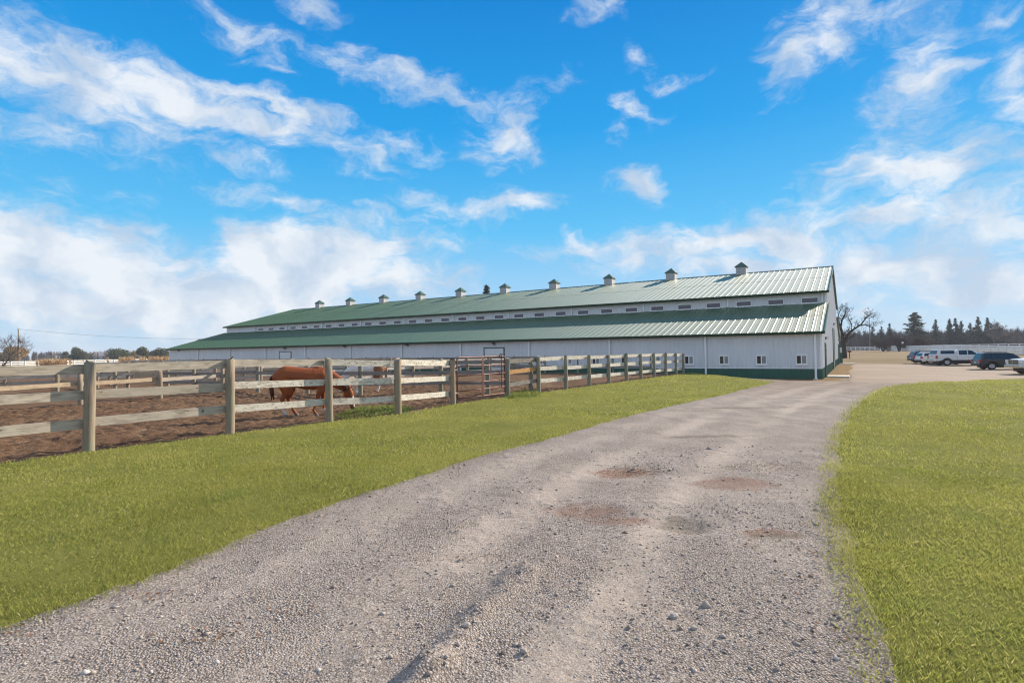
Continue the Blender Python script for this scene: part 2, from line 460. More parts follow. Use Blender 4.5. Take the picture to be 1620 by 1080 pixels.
c = m.mix(m.ramp(m.noise(2.2, 6), [(.3, (0,) * 3), (.7, (1,) * 3)]), m.mix(.3, c, (.12, .09, .05)), c)
m.color(c); m.set(Roughness=1.0); m.b.inputs['Specular IOR Level'].default_value = .05; m.bump(m.noise(6, 5), .5, .08)
m = NT('dry_turf')
c = m.ramp(m.noise(1.6, 6, .65), [(.3, (.16, .095, .045)), (.55, (.27, .18, .09)), (.75, (.30, .22, .12))])
c = m.mix(m.ramp(m.noise(22, 5), [(.35, (0,) * 3), (.65, (1,) * 3)]), m.mix(.4, c, (.08, .05, .03)), c)
m.color(c); m.set(Roughness=1.0); m.b.inputs['Specular IOR Level'].default_value = .05; m.bump(m.noise(30, 5), .7, .03)
# trees
simple('bark_dark', (.055, .040, .034), .95, var=.35, scale=8, bump=.5, bscale=20)
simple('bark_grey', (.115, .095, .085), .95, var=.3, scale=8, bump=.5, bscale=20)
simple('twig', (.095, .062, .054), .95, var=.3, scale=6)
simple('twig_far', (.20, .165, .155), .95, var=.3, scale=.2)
simple('thicket_twig', (.075, .064, .068), .95, var=.3, scale=.2)
simple('pine_bark', (.075, .055, .045), .95)
def leafmat(name, lo, hi, tr_=.25, sc=1.2):
    m = NT(name)
    c = m.ramp(m.noise(sc, 5), [(.32, lo), (.68, hi)])
    m.color(c); m.set(Roughness=.8); m.b.inputs['Specular IOR Level'].default_value = .15
    tr = m.n('ShaderNodeBsdfTranslucent'); m.l(c, tr.inputs[0])
    ms = m.n('ShaderNodeMixShader'); ms.inputs[0].default_value = tr_
    m.l(m.b.outputs[0], ms.inputs[1]); m.l(tr.outputs[0], ms.inputs[2]); m.l(ms.outputs[0], m.out.inputs[0])
leafmat('pine_needle', (.030, .045, .034), (.070, .088, .060))
leafmat('cedar_needle', (.075, .090, .048), (.15, .165, .090))
leafmat('willow_leaf', (.33, .225, .085), (.43, .30, .125), .4)
leafmat('rust_leaf', (.24, .155, .08), (.33, .22, .12), .4)
leafmat('reed_leaf', (.42, .26, .13), (.58, .40, .23), .4)
simple('wire_black', (.03, .03, .03), .6)
simple('weathered_pole', (.20, .165, .14), .9, var=.25, bump=.3)
simple('house_wall', (.42, .40, .40), .8); simple('house_roof', (.30, .27, .27), .8)
simple('mailbox_brown', (.16, .07, .05), .6)
simple('sign_white', (.75, .75, .73), .5)
simple('rock', (.36, .32, .285), .9, var=.2, bump=.6, bscale=8)
simple('dry_leaf', (.19, .085, .04), .9, var=.4, scale=30)

# ------------------------------------------------------------------ small modelling kit
def link(o, parent=None):
    COL.objects.link(o)
    if parent is not None:
        o.parent = parent
    return o


def tag(o, label=None, cat=None, group=None, kind=None):
    if label: o['label'] = label
    if cat: o['category'] = cat
    if group: o['group'] = group
    if kind: o['kind'] = kind
    return o


def empty(name, loc=(0, 0, 0), rz=0.0):
    o = bpy.data.objects.new(name, None)
    o.empty_display_size = .3
    o.location = loc; o.rotation_euler = (0, 0, rz)
    return link(o)


class MB:
    def __init__(self):
        self.v, self.f = [], []

    def box(self, c, s, rz=0.0, rot=None):
        hx, hy, hz = s[0] / 2, s[1] / 2, s[2] / 2
        M = rot if rot is not None else Matrix.Rotation(rz, 3, 'Z')
        b = len(self.v); cv = Vector(c)
        for x, y, z in ((-1, -1, -1), (1, -1, -1), (1, 1, -1), (-1, 1, -1), (-1, -1, 1), (1, -1, 1), (1, 1, 1), (-1, 1, 1)):
            self.v.append(tuple(cv + M @ Vector((x * hx, y * hy, z * hz))))
        for q in ((3, 2, 1, 0), (4, 5, 6, 7), (0, 1, 5, 4), (1, 2, 6, 5), (2, 3, 7, 6), (3, 0, 4, 7)):
            self.f.append(tuple(b + i for i in q))
        return self

    def bb(self, x0, x1, y0, y1, z0, z1):
        return self.box(((x0 + x1) / 2, (y0 + y1) / 2, (z0 + z1) / 2), (x1 - x0, y1 - y0, z1 - z0))

    def poly(self, pts):
        b = len(self.v); self.v += [tuple(p) for p in pts]
        self.f.append(tuple(range(b, b + len(pts))))
        return self

    def extrude(self, pts, off):
        """prism of a planar outline pushed by a vector"""
        b = len(self.v); n = len(pts); o = Vector(off)
        self.v += [tuple(p) for p in pts] + [tuple(Vector(p) + o) for p in pts]
        self.f.append(tuple(range(b + n - 1, b - 1, -1))); self.f.append(tuple(range(b + n, b + 2 * n)))
        for i in range(n):
            j = (i + 1) % n
            self.f.append((b + i, b + j, b + n + j, b + n + i))
        return self

    def tube(self, pts, rad, n=6, cap=True):
        pts = [Vector(p) for p in pts]
        if isinstance(rad, (int, float)):
            rad = [rad] * len(pts)
        b = len(self.v); up = Vector((0.13, 0.21, 1))
        for i, p in enumerate(pts):
            t = (pts[min(i + 1, len(pts) - 1)] - pts[max(i - 1, 0)])
            t = t.normalized() if t.length > 1e-9 else Vector((0, 0, 1))
            a = t.cross(up)
            if a.length < .05:
                a = t.cross(Vector((1, 0, 0)))
            a.normalize(); c = t.cross(a)
            for k in range(n):
                q = 2 * math.pi * k / n
                self.v.append(tuple(p + (a * math.cos(q) + c * math.sin(q)) * rad[i]))
        for i in range(len(pts) - 1):
            for k in range(n):
                k2 = (k + 1) % n
                self.f.append((b + i * n + k, b + i * n + k2, b + (i + 1) * n + k2, b + (i + 1) * n + k))
        if cap:
            self.f.append(tuple(b + k for k in range(n - 1, -1, -1)))
            e = b + (len(pts) - 1) * n
            self.f.append(tuple(e + k for k in range(n)))
        return self

    def pieces(self):
        """one builder for each connected piece"""
        par = list(range(len(self.v)))
        def find(i):
            while par[i] != i:
                par[i] = par[par[i]]; i = par[i]
            return i
        for f in self.f:
            for k in f[1:]: par[find(k)] = find(f[0])
        groups = {}
        for f in self.f: groups.setdefault(find(f[0]), []).append(f)
        out = []
        for fs in groups.values():
            ids = sorted({i for f in fs for i in f}); mp = {i: k for k, i in enumerate(ids)}
            b = MB(); b.v = [self.v[i] for i in ids]; b.f = [tuple(mp[i] for i in f) for f in fs]; out.append(b)
        return out

    def mesh(self, name, mat, smooth=False):
        me = bpy.data.meshes.new(name)
        me.from_pydata(self.v, [], self.f)
        bm = bmesh.new(); bm.from_mesh(me); bmesh.ops.recalc_face_normals(bm, faces=bm.faces[:]); bm.to_mesh(me); bm.free()
        me.materials.append(MATS[mat] if isinstance(mat, str) else mat)
        if smooth:
            for p in me.polygons: p.use_smooth = True
        return me

    def build(self, name, mat, parent=None, smooth=False, bevel=0.0, seg=2, loc=None, rz=None):
        o = bpy.data.objects.new(name, self.mesh(name, mat, smooth))
        if bevel:
            md = o.modifiers.new('bevel', 'BEVEL'); md.width = bevel; md.segments = seg; md.limit_method = 'ANGLE'; md.angle_limit = R(35)
        if loc is not None: o.location = loc
        if rz is not None: o.rotation_euler = (0, 0, rz)
        return link(o, parent)


def inst(name, me, parent=None, loc=(0, 0, 0), rot=(0, 0, 0), scale=(1, 1, 1)):
    o = bpy.data.objects.new(name, me)
    o.location = loc; o.rotation_euler = rot; o.scale = scale
    return link(o, parent)


def np_mesh(name, V, F, mat, tone=None, smooth=False):
    """fast mesh from numpy arrays; F is (n, k)"""
    me = bpy.data.meshes.new(name)
    V = np.ascontiguousarray(V, dtype=np.float32); F = np.ascontiguousarray(F, dtype=np.int32)
    n, k = F.shape
    me.vertices.add(len(V)); me.vertices.foreach_set('co', V.ravel())
    me.loops.add(n * k); me.loops.foreach_set('vertex_index', F.ravel())
    me.polygons.add(n)
    me.polygons.foreach_set('loop_start', np.arange(0, n * k, k, dtype=np.int32))
    me.polygons.foreach_set('loop_total', np.full(n, k, dtype=np.int32))
    if smooth:
        me.polygons.foreach_set('use_smooth', np.ones(n, dtype=bool))
    me.update(calc_edges=True)
    if tone is not None:
        a = me.attributes.new('tone', 'FLOAT', 'POINT')
        a.data.foreach_set('value', np.ascontiguousarray(tone, dtype=np.float32))
    me.materials.append(MATS[mat])
    return me


def sm(x, a, b):
    t = np.clip((np.asarray(x, dtype=float) - a) / (b - a), 0, 1)
    return t * t * (3 - 2 * t)


def vnoise(x, y, seed=0):
    x = np.asarray(x, dtype=float); y = np.asarray(y, dtype=float)
    xi = np.floor(x).astype(np.int64); yi = np.floor(y).astype(np.int64)
    fx = x - xi; fy = y - yi
    fx = fx * fx * (3 - 2 * fx); fy = fy * fy * (3 - 2 * fy)

    def h(a, b):
        k = (a * 374761393 + b * 668265263 + seed * 974634777) & 0xFFFFFFFF
        k = ((k ^ (k >> 13)) * 1274126177) & 0xFFFFFFFF
        return ((k ^ (k >> 16)) & 0xFFFF) / 65535.0
    return (h(xi, yi) * (1 - fx) + h(xi + 1, yi) * fx) * (1 - fy) + (h(xi, yi + 1) * (1 - fx) + h(xi + 1, yi + 1) * fx) * fy


def fbm(x, y, oct_=4, seed=0):
    s = 0; a = .5
    for i in range(oct_):
        s = s + a * vnoise(x * 2 ** i + 17.3 * i, y * 2 ** i - 9.1 * i, seed + i); a *= .5
    return s

# ------------------------------------------------------------------ the lie of the land
BA = R(58.289)                                  # direction of the barn's long axis
BC = np.array([18.904, 33.976]); BZ = -0.328    # its near corner
BE = np.array([math.sin(BA), -math.cos(BA)])    # local x (towards the car park)
BN = np.array([math.cos(BA), math.sin(BA)])     # local y (into the barn)
BAY = 6.858; NB = 11; BL = BAY * NB; BW = 38.47


def bloc(x, y):
    dx = np.asarray(x, float) - BC[0]; dy = np.asarray(y, float) - BC[1]
    return dx * BE[0] + dy * BE[1], dx * BN[0] + dy * BN[1]


def T(x, y):
    """ground height"""
    x = np.asarray(x, float); y = np.asarray(y, float)
    e, s = bloc(x, y); t = -e
    z = 0.09 * sm(y, 20, 33) * sm(t, -2, 6) * (1 - sm(t, 60, 90))
    wt_ = sm(t, 1.5, 8.0)
    start = -9.0 * (1 - wt_) - 1.7 * wt_
    stop = -0.5
    drop = sm((s - start) / (stop - start), 0, 1)
    z = z * (1 - drop) - 0.328 * drop * (1 - sm(s, 60, 130))
    lot = sm(-t, 2.0, 11.0) * sm(s, -2.0, 14.0)
    z = z - 0.32 * lot * (1 - sm(s, 30, 80))
    z = z + 0.25 * sm(-t, 2, 12) * sm(s, 40, 95)
    far = sm(np.hypot(x, y), 180, 420)
    return z * (1 - far)


def ground(px, py, dz=0.0):
    """point of the ground seen at a measured picture position"""
    d = ray(px, py)
    t = CAMZ / max(1e-4, -d.z) if d.z < -1e-4 else 400
    lo, hi = 0.5, 1200.0
    for _ in range(60):
        mid = .5 * (lo + hi)
        p = d * mid
        if CAMZ + p.z > float(T(p.x, p.y)) + dz: lo = mid
        else: hi = mid
    p = d * lo
    return np.array([p.x, p.y])


def at_depth(px, py, Y):
    d = ray(px, py); k = Y / d.y
    return Vector((d.x * k, Y, CAMZ + d.z * k))

# stains of wet soil and rust-red mud on the gravel
for (px, py, rx, ry) in ((985, 746, .50, .42), (925, 806, .55, .34), (985, 822, .40, .20), (1160, 764, .62, .45), (1215, 843, .32, .14)):
    g = ground(px, py); STAIN_RED.append((g[0], g[1], rx, ry))
for (px, py, rx, ry) in ((1080, 824, .34, .26), (1090, 832, .2, .16), (1225, 848, .3, .10), (1120, 690, 1.2, .22), (1170, 645, 2.0, .25)):
    g = ground(px, py); STAIN_DARK.append((g[0], g[1], rx, ry))
m = GRAVEL
tcn = m.n('ShaderNodeTexCoord'); spx = m.n('ShaderNodeSeparateXYZ'); m.l(tcn.outputs['Object'], spx.inputs[0])
c = m.ramp(m.noise(.55, 6), [(.28, (.335, .272, .226)), (.5, (.40, .336, .285)), (.72, (.45, .39, .34))])
sand = m.noise(1.1, 6, .6, stretch=(1.5, .8, 1))
c = m.mix(m.ramp(sand, [(.50, (0,) * 3), (.66, (.7,) * 3)]), c, (.405, .332, .265))
vo = m.n('ShaderNodeTexVoronoi'); vo.inputs['Scale'].default_value = 74; m.l(tcn.outputs['Object'], vo.inputs['Vector'])
pebble = m.ramp(vo.outputs['Color'], [(.1, (.14, .105, .088)), (.45, (.37, .308, .266)), (.85, (.62, .555, .51))])
c = m.mix(.55, c, pebble)
edge = m.ramp(vo.outputs['Distance'], [(.30, (1,) * 3), (.62, (.35,) * 3)])
c = m.mix(.6, c, m.mix(1.0, c, edge, 'MULTIPLY'))
trk = m.n('ShaderNodeAttribute'); trk.attribute_name = 'tone'; trk.attribute_type = 'GEOMETRY'
c = m.mix(m.math('MULTIPLY', trk.outputs['Fac'], .72), c, m.mix(.25, (.43, .355, .29), pebble))
wob = m.noise(3.6, 8, .72)
c = m.mix(m.math('MULTIPLY', blob_mask(m, spx.outputs[0], spx.outputs[1], STAIN_RED, wob), .60), c, (.225, .118, .078))
c = m.mix(m.math('MULTIPLY', blob_mask(m, spx.outputs[0], spx.outputs[1], STAIN_DARK, wob), .55), c, (.15, .12, .082))
lit = m.noise(6.5, 5, .7, stretch=(.8, 2.2, 1))
c = m.mix(m.ramp(lit, [(.70, (0,) * 3), (.78, (.6,) * 3)]), c, (.20, .12, .08))
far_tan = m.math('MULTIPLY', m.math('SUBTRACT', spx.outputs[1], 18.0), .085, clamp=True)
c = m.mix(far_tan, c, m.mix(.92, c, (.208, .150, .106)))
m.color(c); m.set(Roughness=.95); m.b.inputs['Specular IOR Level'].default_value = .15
smooth_ = m.math('SUBTRACT', 1.0, m.math('MULTIPLY', m.math('ADD', m.ramp(sand, [(.44, (0,) * 3), (.60, (1,) * 3)]), trk.outputs['Fac'], clamp=True), .85))
hgt = m.math('ADD', m.math('MULTIPLY', m.math('MULTIPLY', vo.outputs['Distance'], -1.0), smooth_), m.math('MULTIPLY', m.noise(9, 7, .72), 1.3))
m.bump(hgt, .85, .022)

# base ground to the horizon
def polar_sheet(name, mat, off):
    rr = np.concatenate(([0.0], np.geomspace(2.0, 3200.0, 150))); na = 288
    A = np.linspace(0, 2 * math.pi, na, endpoint=False)
    X = np.outer(rr, np.sin(A)); Y = np.outer(rr, np.cos(A))
    Z = T(X, Y) + off(X, Y)
    V = np.stack([X, Y, Z], -1).reshape(-1, 3)
    i, j = np.meshgrid(np.arange(len(rr) - 1), np.arange(na), indexing='ij'); j2 = (j + 1) % na
    F = np.stack([i * na + j, (i + 1) * na + j, (i + 1) * na + j2, i * na + j2], -1).reshape(-1, 4)
    return inst(name, np_mesh(name, V, F, mat, smooth=True))
tag(polar_sheet('ground', 'field_ground', lambda x, y: -0.10 + .10 * sm(np.hypot(x - 10, y - 40), 48, 62)), kind='structure')


def interp_poly(pts, n):
    P = np.array(pts, float); d = np.concatenate(([0], np.cumsum(np.hypot(*np.diff(P, axis=0).T))))
    q = np.linspace(0, d[-1], n)
    # gentle smoothing of the measured line
    xs, ys = np.interp(q, d, P[:, 0]), np.interp(q, d, P[:, 1])
    k = np.array([1, 2, 3, 2, 1]) / 9.0
    xp = np.convolve(np.pad(xs, 2, mode='edge'), k, 'valid'); yp = np.convolve(np.pad(ys, 2, mode='edge'), k, 'valid')
    return np.stack([xp, yp], -1)


def loft(name, A, B, mcols, mat, zf):
    n = len(A); w = np.linspace(0, 1, mcols)
    X = A[:, None, 0] * (1 - w) + B[:, None, 0] * w; Y = A[:, None, 1] * (1 - w) + B[:, None, 1] * w
    Z = zf(X, Y, np.broadcast_to(w, X.shape))
    V = np.stack([X, Y, Z], -1).reshape(-1, 3)
    i, j = np.meshgrid(np.arange(n - 1), np.arange(mcols - 1), indexing='ij')
    F = np.stack([i * mcols + j, i * mcols + j + 1, (i + 1) * mcols + j + 1, (i + 1) * mcols + j], -1).reshape(-1, 4)
    return inst(name, np_mesh(name, V, F, mat, smooth=True))

# fence posts along the front (picture position of each foot, height of the top)
FRONT = [(140, 717, 1.575), (364, 688.5, 1.58), (521, 668.5, 1.545), (630, 656.8, 1.495), (716.5, 640.5, 1.42)]
fp = [ground(a, b) for a, b, _ in FRONT]
fdir = (fp[4] - fp[0]) / np.linalg.norm(fp[4] - fp[0])
fp_left = [fp[0] - fdir * 2.35 * k for k in (3, 2, 1)]
GP2 = ground(803.5, 628.5); RC = ground(852.5, 622)
REND = ground(1081, 592.0)
# drive edge and paddock edge
LEFT_EDGE = [(-3.9, 0.4), (-3.75, 2.0)] + [tuple(ground(x, y)) for x, y in ((0, 996), (110, 955), (230, 915), (340, 878), (400, 848), (480, 815), (600, 775), (740, 728), (850, 700), (960, 668), (1050, 645), (1130, 628), (1190, 613), (1224, 604.5))]
g1_ = ground(1190, 599.5); g2_ = ground(1130, 596)
lastp = REND + (REND - RC) / np.linalg.norm(REND - RC) * 1.6
PAD_EDGE = [tuple(fp[0] - fdir * k) for k in (16, 12, 8, 4)] + [tuple(p) for p in fp] + [tuple(GP2), tuple(RC), tuple(.5 * (RC + REND)), tuple(REND), tuple(lastp)]
LE = interp_poly(LEFT_EDGE, 150); PE = interp_poly(PAD_EDGE, 150)
# wavy natural margin
LE = LE + (fbm(LE * 1.1 @ np.array([1, .3]), LE @ np.array([.2, .9]), 4, 3)[:, None] - .45) * np.array([.25, -.10])


def lawn_z(X, Y, w):
    edge = sm(np.minimum(w, 1 - w), 0, .02)
    return T(X, Y) - .012 + .050 * edge + .05 * (fbm(X * .8, Y * .8, 3, 5) - .45) * sm(np.minimum(w, 1 - w), 0, .2)
tag(loft('lawn_verge', PE, LE, 46, 'lawn_soil', lawn_z), kind='structure')
RIGHT_EDGE = [(0.75, 0.3), (1.32, 1.7)] + [tuple(ground(x, y)) for x, y in ((1390, 1080), (1368, 1000), (1340, 920), (1319, 850), (1309, 780), (1311, 720), (1322, 680), (1345, 645), (1375, 622), (1402, 612), (1440, 607.5), (1530, 603.5), (1620, 597.5), (1700, 593))] + [(52, 37)]
RE = interp_poly(RIGHT_EDGE, 170)
RE = RE + (fbm(RE @ np.array([1.1, .3]), RE @ np.array([.2, .9]), 4, 8)[:, None] - .45) * np.array([.16, .05])
RO = np.stack([np.interp(np.linspace(0, 1, 170), [0, .35, .75, 1], [30, 34, 48, 53]), np.interp(np.linspace(0, 1, 170), [0, .4, .8, 1], [-6, 4, 24, 34])], -1)
tag(loft('lawn_field', RE, RO, 70, 'lawn_soil', lambda X, Y, w: T(X, Y) - .012 + .050 * sm(w, 0, .015) + .05 * (fbm(X * .8, Y * .8, 3, 6) - .45) * sm(w, 0, .1)), kind='structure')

# gravel drive: fine relief close by, plain sheet further on
def seg_dist(X, Y, a, b):
    a = np.array(a); b = np.array(b); ab = b - a
    t = np.clip(((X - a[0]) * ab[0] + (Y - a[1]) * ab[1]) / (ab @ ab), 0, 1)
    return np.hypot(X - a[0] - t * ab[0], Y - a[1] - t * ab[1]), t


RIDGE = [ground(640, 1130), ground(690, 1062), ground(760, 978), ground(820, 915), ground(872, 890)]
TREAD = [(ground(748, 880), .33, .12), (ground(985, 743), .45, .3), (ground(1195, 738), .6, .3), (ground(1010, 742), .4, .3)]


def drive_relief(X, Y):
    h = .045 * (fbm(X * 1.2, Y * 1.2, 3, 11) - .45) + .040 * (fbm(X * 6, Y * 6, 3, 12) - .45) + .011 * (vnoise(X * 24, Y * 24, 13) - .5)
    h = h + .006 * (vnoise(X * 52, Y * 52, 14) - .5)
    for i in range(len(RIDGE) - 1):
        d, t = seg_dist(X, Y, RIDGE[i], RIDGE[i + 1])
        wob_ = .14 * (fbm(X * 4, Y * 4, 3, 21) - .45)
        h = np.maximum(h, h * .5 + (.085 - .010 * i) * np.exp(-((d + wob_) / .10) ** 2) * (.45 + .95 * fbm(X * 8, Y * 8, 3, 22)))
    # shallow wheel track on the right of the ridge
    for (c_, rx, ry) in TREAD:
        m_ = np.exp(-((X - c_[0]) / rx) ** 2 - ((Y - c_[1]) / ry) ** 2)
        h = h + .016 * m_ * np.sign(np.sin((Y * .93 + X * .25) * 2 * math.pi / .075)) - .012 * m_
    h = h - .016 * track_mask(X, Y) * sm(np.hypot(X - RIDGE[2][0], Y - RIDGE[2][1]), .5, 1.3)
    for (bx, by, rx, ry) in STAIN_DARK[:2] + STAIN_RED[:2]:
        h = h - .035 * np.exp(-((X - bx) / rx) ** 2 - ((Y - by) / ry) ** 2)
    return h


def grid_sheet(X0, X1, Y0, Y1, st, zf):
    xs = np.linspace(X0, X1, int(round((X1 - X0) / st)) + 1); ys = np.linspace(Y0, Y1, int(round((Y1 - Y0) / st)) + 1)
    X, Y = np.meshgrid(xs, ys); Z = zf(X, Y)
    V = np.stack([X, Y, Z], -1).reshape(-1, 3); nx = len(xs)
    i, j = np.meshgrid(np.arange(len(ys) - 1), np.arange(nx - 1), indexing='ij')
    F = np.stack([i * nx + j, i * nx + j + 1, (i + 1) * nx + j + 1, (i + 1) * nx + j], -1).reshape(-1, 4)
    return V, F


def fade(X, Y, x0, x1, y0, y1, w):
    return sm(X, x0, x0 + w) * (1 - sm(X, x1 - w, x1)) * sm(Y, y0, y0 + w) * (1 - sm(Y, y1 - w, y1))


def edge_x(poly, Y):
    o = np.argsort(poly[:, 1])
    return np.interp(Y, poly[o, 1], poly[o, 0])


def track_mask(X, Y):
    """two wheel tracks worn along the drive"""
    xl, xr = edge_x(LE, Y), edge_x(RE[:110], Y)
    w = (X - xl) / np.maximum(xr - xl, .5) + .05 * (fbm(X * .5, Y * .5, 3, 61) - .45)
    k = np.exp(-((w - .40) / .055) ** 2) + np.exp(-((w - .70) / .05) ** 2) + .5 * np.exp(-((w - .17) / .06) ** 2)
    return np.clip(k * np.clip(2.4 * fbm(X * .8, Y * .8, 4, 62) - .35, 0, 1.1), 0, 1)


parts = []
parts.append(grid_sheet(-4.4, 6.4, 0.4, 9.6, .032, lambda X, Y: T(X, Y) + drive_relief(X, Y) * fade(X, Y, -4.4, 6.4, .4, 9.6, .4)))
parts.append(grid_sheet(-4.4, 12.0, 9.6, 16.0, .08, lambda X, Y: T(X, Y) + drive_relief(X, Y) * fade(X, Y, -4.4, 12, 9.6, 16, .5) * .9))
parts.append(grid_sheet(-0.4, 24.0, 16.0, 40.0, .4, lambda X, Y: T(X, Y) + (fbm(X, Y, 3, 31) - .45) * .03 * fade(X, Y, -.4, 24, 16, 40, 1.2)))
Vs, Fs, o_ = [], [], 0
for V, F in parts:
    fc = V[F].mean(1); vv = (fc[:, 0] - fp[0][0]) * -fdir[1] + (fc[:, 1] - fp[0][1]) * fdir[0]
    F = F[vv < -.9]
    Vs.append(V); Fs.append(F + o_); o_ += len(V)
_V = np.concatenate(Vs)
tag(inst('gravel_drive', np_mesh('gravel_drive', _V, np.concatenate(Fs), 'gravel', tone=track_mask(_V[:, 0], _V[:, 1]), smooth=True)), kind='structure')
# car park beyond: its sheet lies a little above the base ground and below the drive
LOTP = [(1225, 618), (1250, 605), (1310, 590), (1345, 572), (1375, 569), (1440, 569), (1480, 566.5)]
def lot_sheet():
    # region right of the barn, up to the rough grass beyond
    es = np.linspace(.2, 62, 90); ss = np.linspace(-9, 46, 90)
    E_, S_ = np.meshgrid(es, ss)
    S2 = S_ + 0 * E_
    # far margin closes in as it nears the barn
    top = 37 + 21 * sm(E_, 0, 22) + 2.5 * (fbm(E_ * .3, S_ * 0, 3, 44) - .45)
    S2 = -9 + (S_ + 9) / 55 * (top + 9)
    X = BC[0] + E_ * BE[0] + S2 * BN[0]; Y = BC[1] + E_ * BE[1] + S2 * BN[1]
    q = np.minimum(np.minimum(E_, 62 - E_) / 2, np.minimum(S_ + 9, 46 - S_) / 1.2)
    Z = T(X, Y) - .07 + .082 * sm(q, 0, 1) + .03 * (fbm(X * .35, Y * .35, 3, 41) - .45) * sm(q, 0, 2)
    V = np.stack([X, Y, Z], -1).reshape(-1, 3); nx = 90
    i, j = np.meshgrid(np.arange(89), np.arange(89), indexing='ij')
    F = np.stack([i * nx + j, i * nx + j + 1, (i + 1) * nx + j + 1, (i + 1) * nx + j], -1).reshape(-1, 4)
    return V, F
V, F = lot_sheet()
tag(inst('car_park', np_mesh('car_park', V, F, 'lot_gravel', smooth=True)), kind='structure')

# dry strip of grass at the foot of the barn's gable and corner
def strip(name, e0, e1, s0, s1, ne, ns, wob):
    E_, S_ = np.meshgrid(np.linspace(0, 1, ne), np.linspace(s0, s1, ns))
    q = E_.copy(); wid = e1 + wob * (fbm(S_ * .6, S_ * 0 + 1.7, 3, 77) - .45)
    E_ = e0 + E_ * (wid - e0)
    X = BC[0] + E_ * BE[0] + S_ * BN[0]; Y = BC[1] + E_ * BE[1] + S_ * BN[1]
    Z = T(X, Y) - .02 + .052 * sm(np.minimum(1 - q, np.minimum(S_ - s0, s1 - S_) * 1.2), 0, .3)
    V = np.stack([X, Y, Z], -1).reshape(-1, 3)
    i, j = np.meshgrid(np.arange(ns - 1), np.arange(ne - 1), indexing='ij')
    F = np.stack([i * ne + j, i * ne + j + 1, (i + 1) * ne + j + 1, (i + 1) * ne + j], -1).reshape(-1, 4)
    tag(inst(name, np_mesh(name, V, F, 'dry_turf', smooth=True)), kind='structure')
strip('dry_margin', -6.5, 2.0, -1.3, 36, 30, 120, 1.8)

# paddock soil: u along the front fence, v away from it
FN = np.array([-fdir[1], fdir[0]])
def pad_xy(u, v):
    return fp[0][0] + fdir[0] * u + FN[0] * v, fp[0][1] + fdir[1] * u + FN[1] * v
def pad_z(X, Y, u, v):
    rough = sm(v, .1, .8)
    h = .13 * (fbm(X * 1.5, Y * 1.5, 4, 51) - .45) + .14 * (fbm(X * 4.6, Y * 4.6, 3, 52) - .45) + .055 * (vnoise(X * 13, Y * 13, 53) - .5)
    return T(X, Y) - .015 - .05 * sm(v, .2, 2.0) + h * rough
def pad_grid(u0, u1, v0, v1, st):
    us = np.linspace(u0, u1, int(round((u1 - u0) / st)) + 1); vs_ = np.linspace(v0, v1, int(round((v1 - v0) / st)) + 1)
    U, W = np.meshgrid(us, vs_); X, Y = pad_xy(U, W)
    Z = pad_z(X, Y, U, W)
    V = np.stack([X, Y, Z], -1).reshape(-1, 3); nx = len(us)
    i, j = np.meshgrid(np.arange(len(vs_) - 1), np.arange(nx - 1), indexing='ij')
    return V, np.stack([i * nx + j, i * nx + j + 1, (i + 1) * nx + j + 1, (i + 1) * nx + j], -1).reshape(-1, 4)
Vs, Fs, o_ = [], [], 0
for a in ((-6, 18, -.35, 13, .055), (18, 38, -.6, 13, .25), (-22, -6, -.35, 13, .25), (-22, 38, 13, 60, .5)):
    V, F = pad_grid(*a); Vs.append(V); Fs.append(F + o_); o_ += len(V)
tag(inst('paddock_dirt', np_mesh('paddock_dirt', np.concatenate(Vs), np.concatenate(Fs), 'paddock_dirt', smooth=True)), kind='structure')

# ------------------------------------------------------------------ the long barn
barn = empty('barn', (BC[0], BC[1], BZ), math.atan2(BE[1], BE[0]))
tag(barn, 'long white metal barn with green ribbed roofs, clerestory windows and ridge cupolas', 'barn')
ZE, S1, Z1, Z2, S2_, Z3, ZW = 2.944, 7.833, 5.231, 6.089, 19.236, 9.258, .674


def ribbed(x0, x1, z0, z1, y, rib=.305, dep=.013, wid=.05, normal=-1):
    """vertical ribbed sheet in the plane y, ribs standing out along normal"""
    mb = MB(); prof = [(x0, 0.0)]
    n = max(1, int(round((x1 - x0) / rib))); st = (x1 - x0) / n
    for k in range(n):
        c = x0 + (k + .5) * st
        prof += [(c - wid, 0), (c - wid * .45, dep), (c + wid * .45, dep), (c + wid, 0)]
    prof.append((x1, 0.0))
    for k in range(len(prof) - 1):
        (a, d), (b, e) = prof[k], prof[k + 1]
        mb.poly([(a, y + normal * d, z0), (b, y + normal * e, z0), (b, y + normal * e, z1), (a, y + normal * d, z1)])
    return mb


def xloc(t):
    return -t
me_wall = ribbed(-BAY, 0, ZW + .02, ZE - .06, 0).mesh('wall_panel', 'white_steel')
me_wain = ribbed(-BAY, 0, -.5, ZW, -.004).mesh('wainscot_panel', 'green_wainscot')
me_clere = ribbed(-BAY, 0, Z1 - .25, Z2 - .05, S1).mesh('clerestory_panel', 'white_steel')
for k in range(NB):
    inst('wall_panel', me_wall, barn, (-k * BAY, 0, 0))
    inst('wainscot_panel', me_wain, barn, (-k * BAY, 0, 0))
    inst('clerestory_panel', me_clere, barn, (-k * BAY, 0, 0))
MB().bb(-BL, 0, -.035, .0, ZW - .012, ZW + .028).build('wainscot_cap', 'white_vinyl', barn)
MB().bb(-BL, 0, S1 - .03, S1 + .0, Z1 - .06, Z1 + .03).build('flashing', 'white_vinyl', barn)
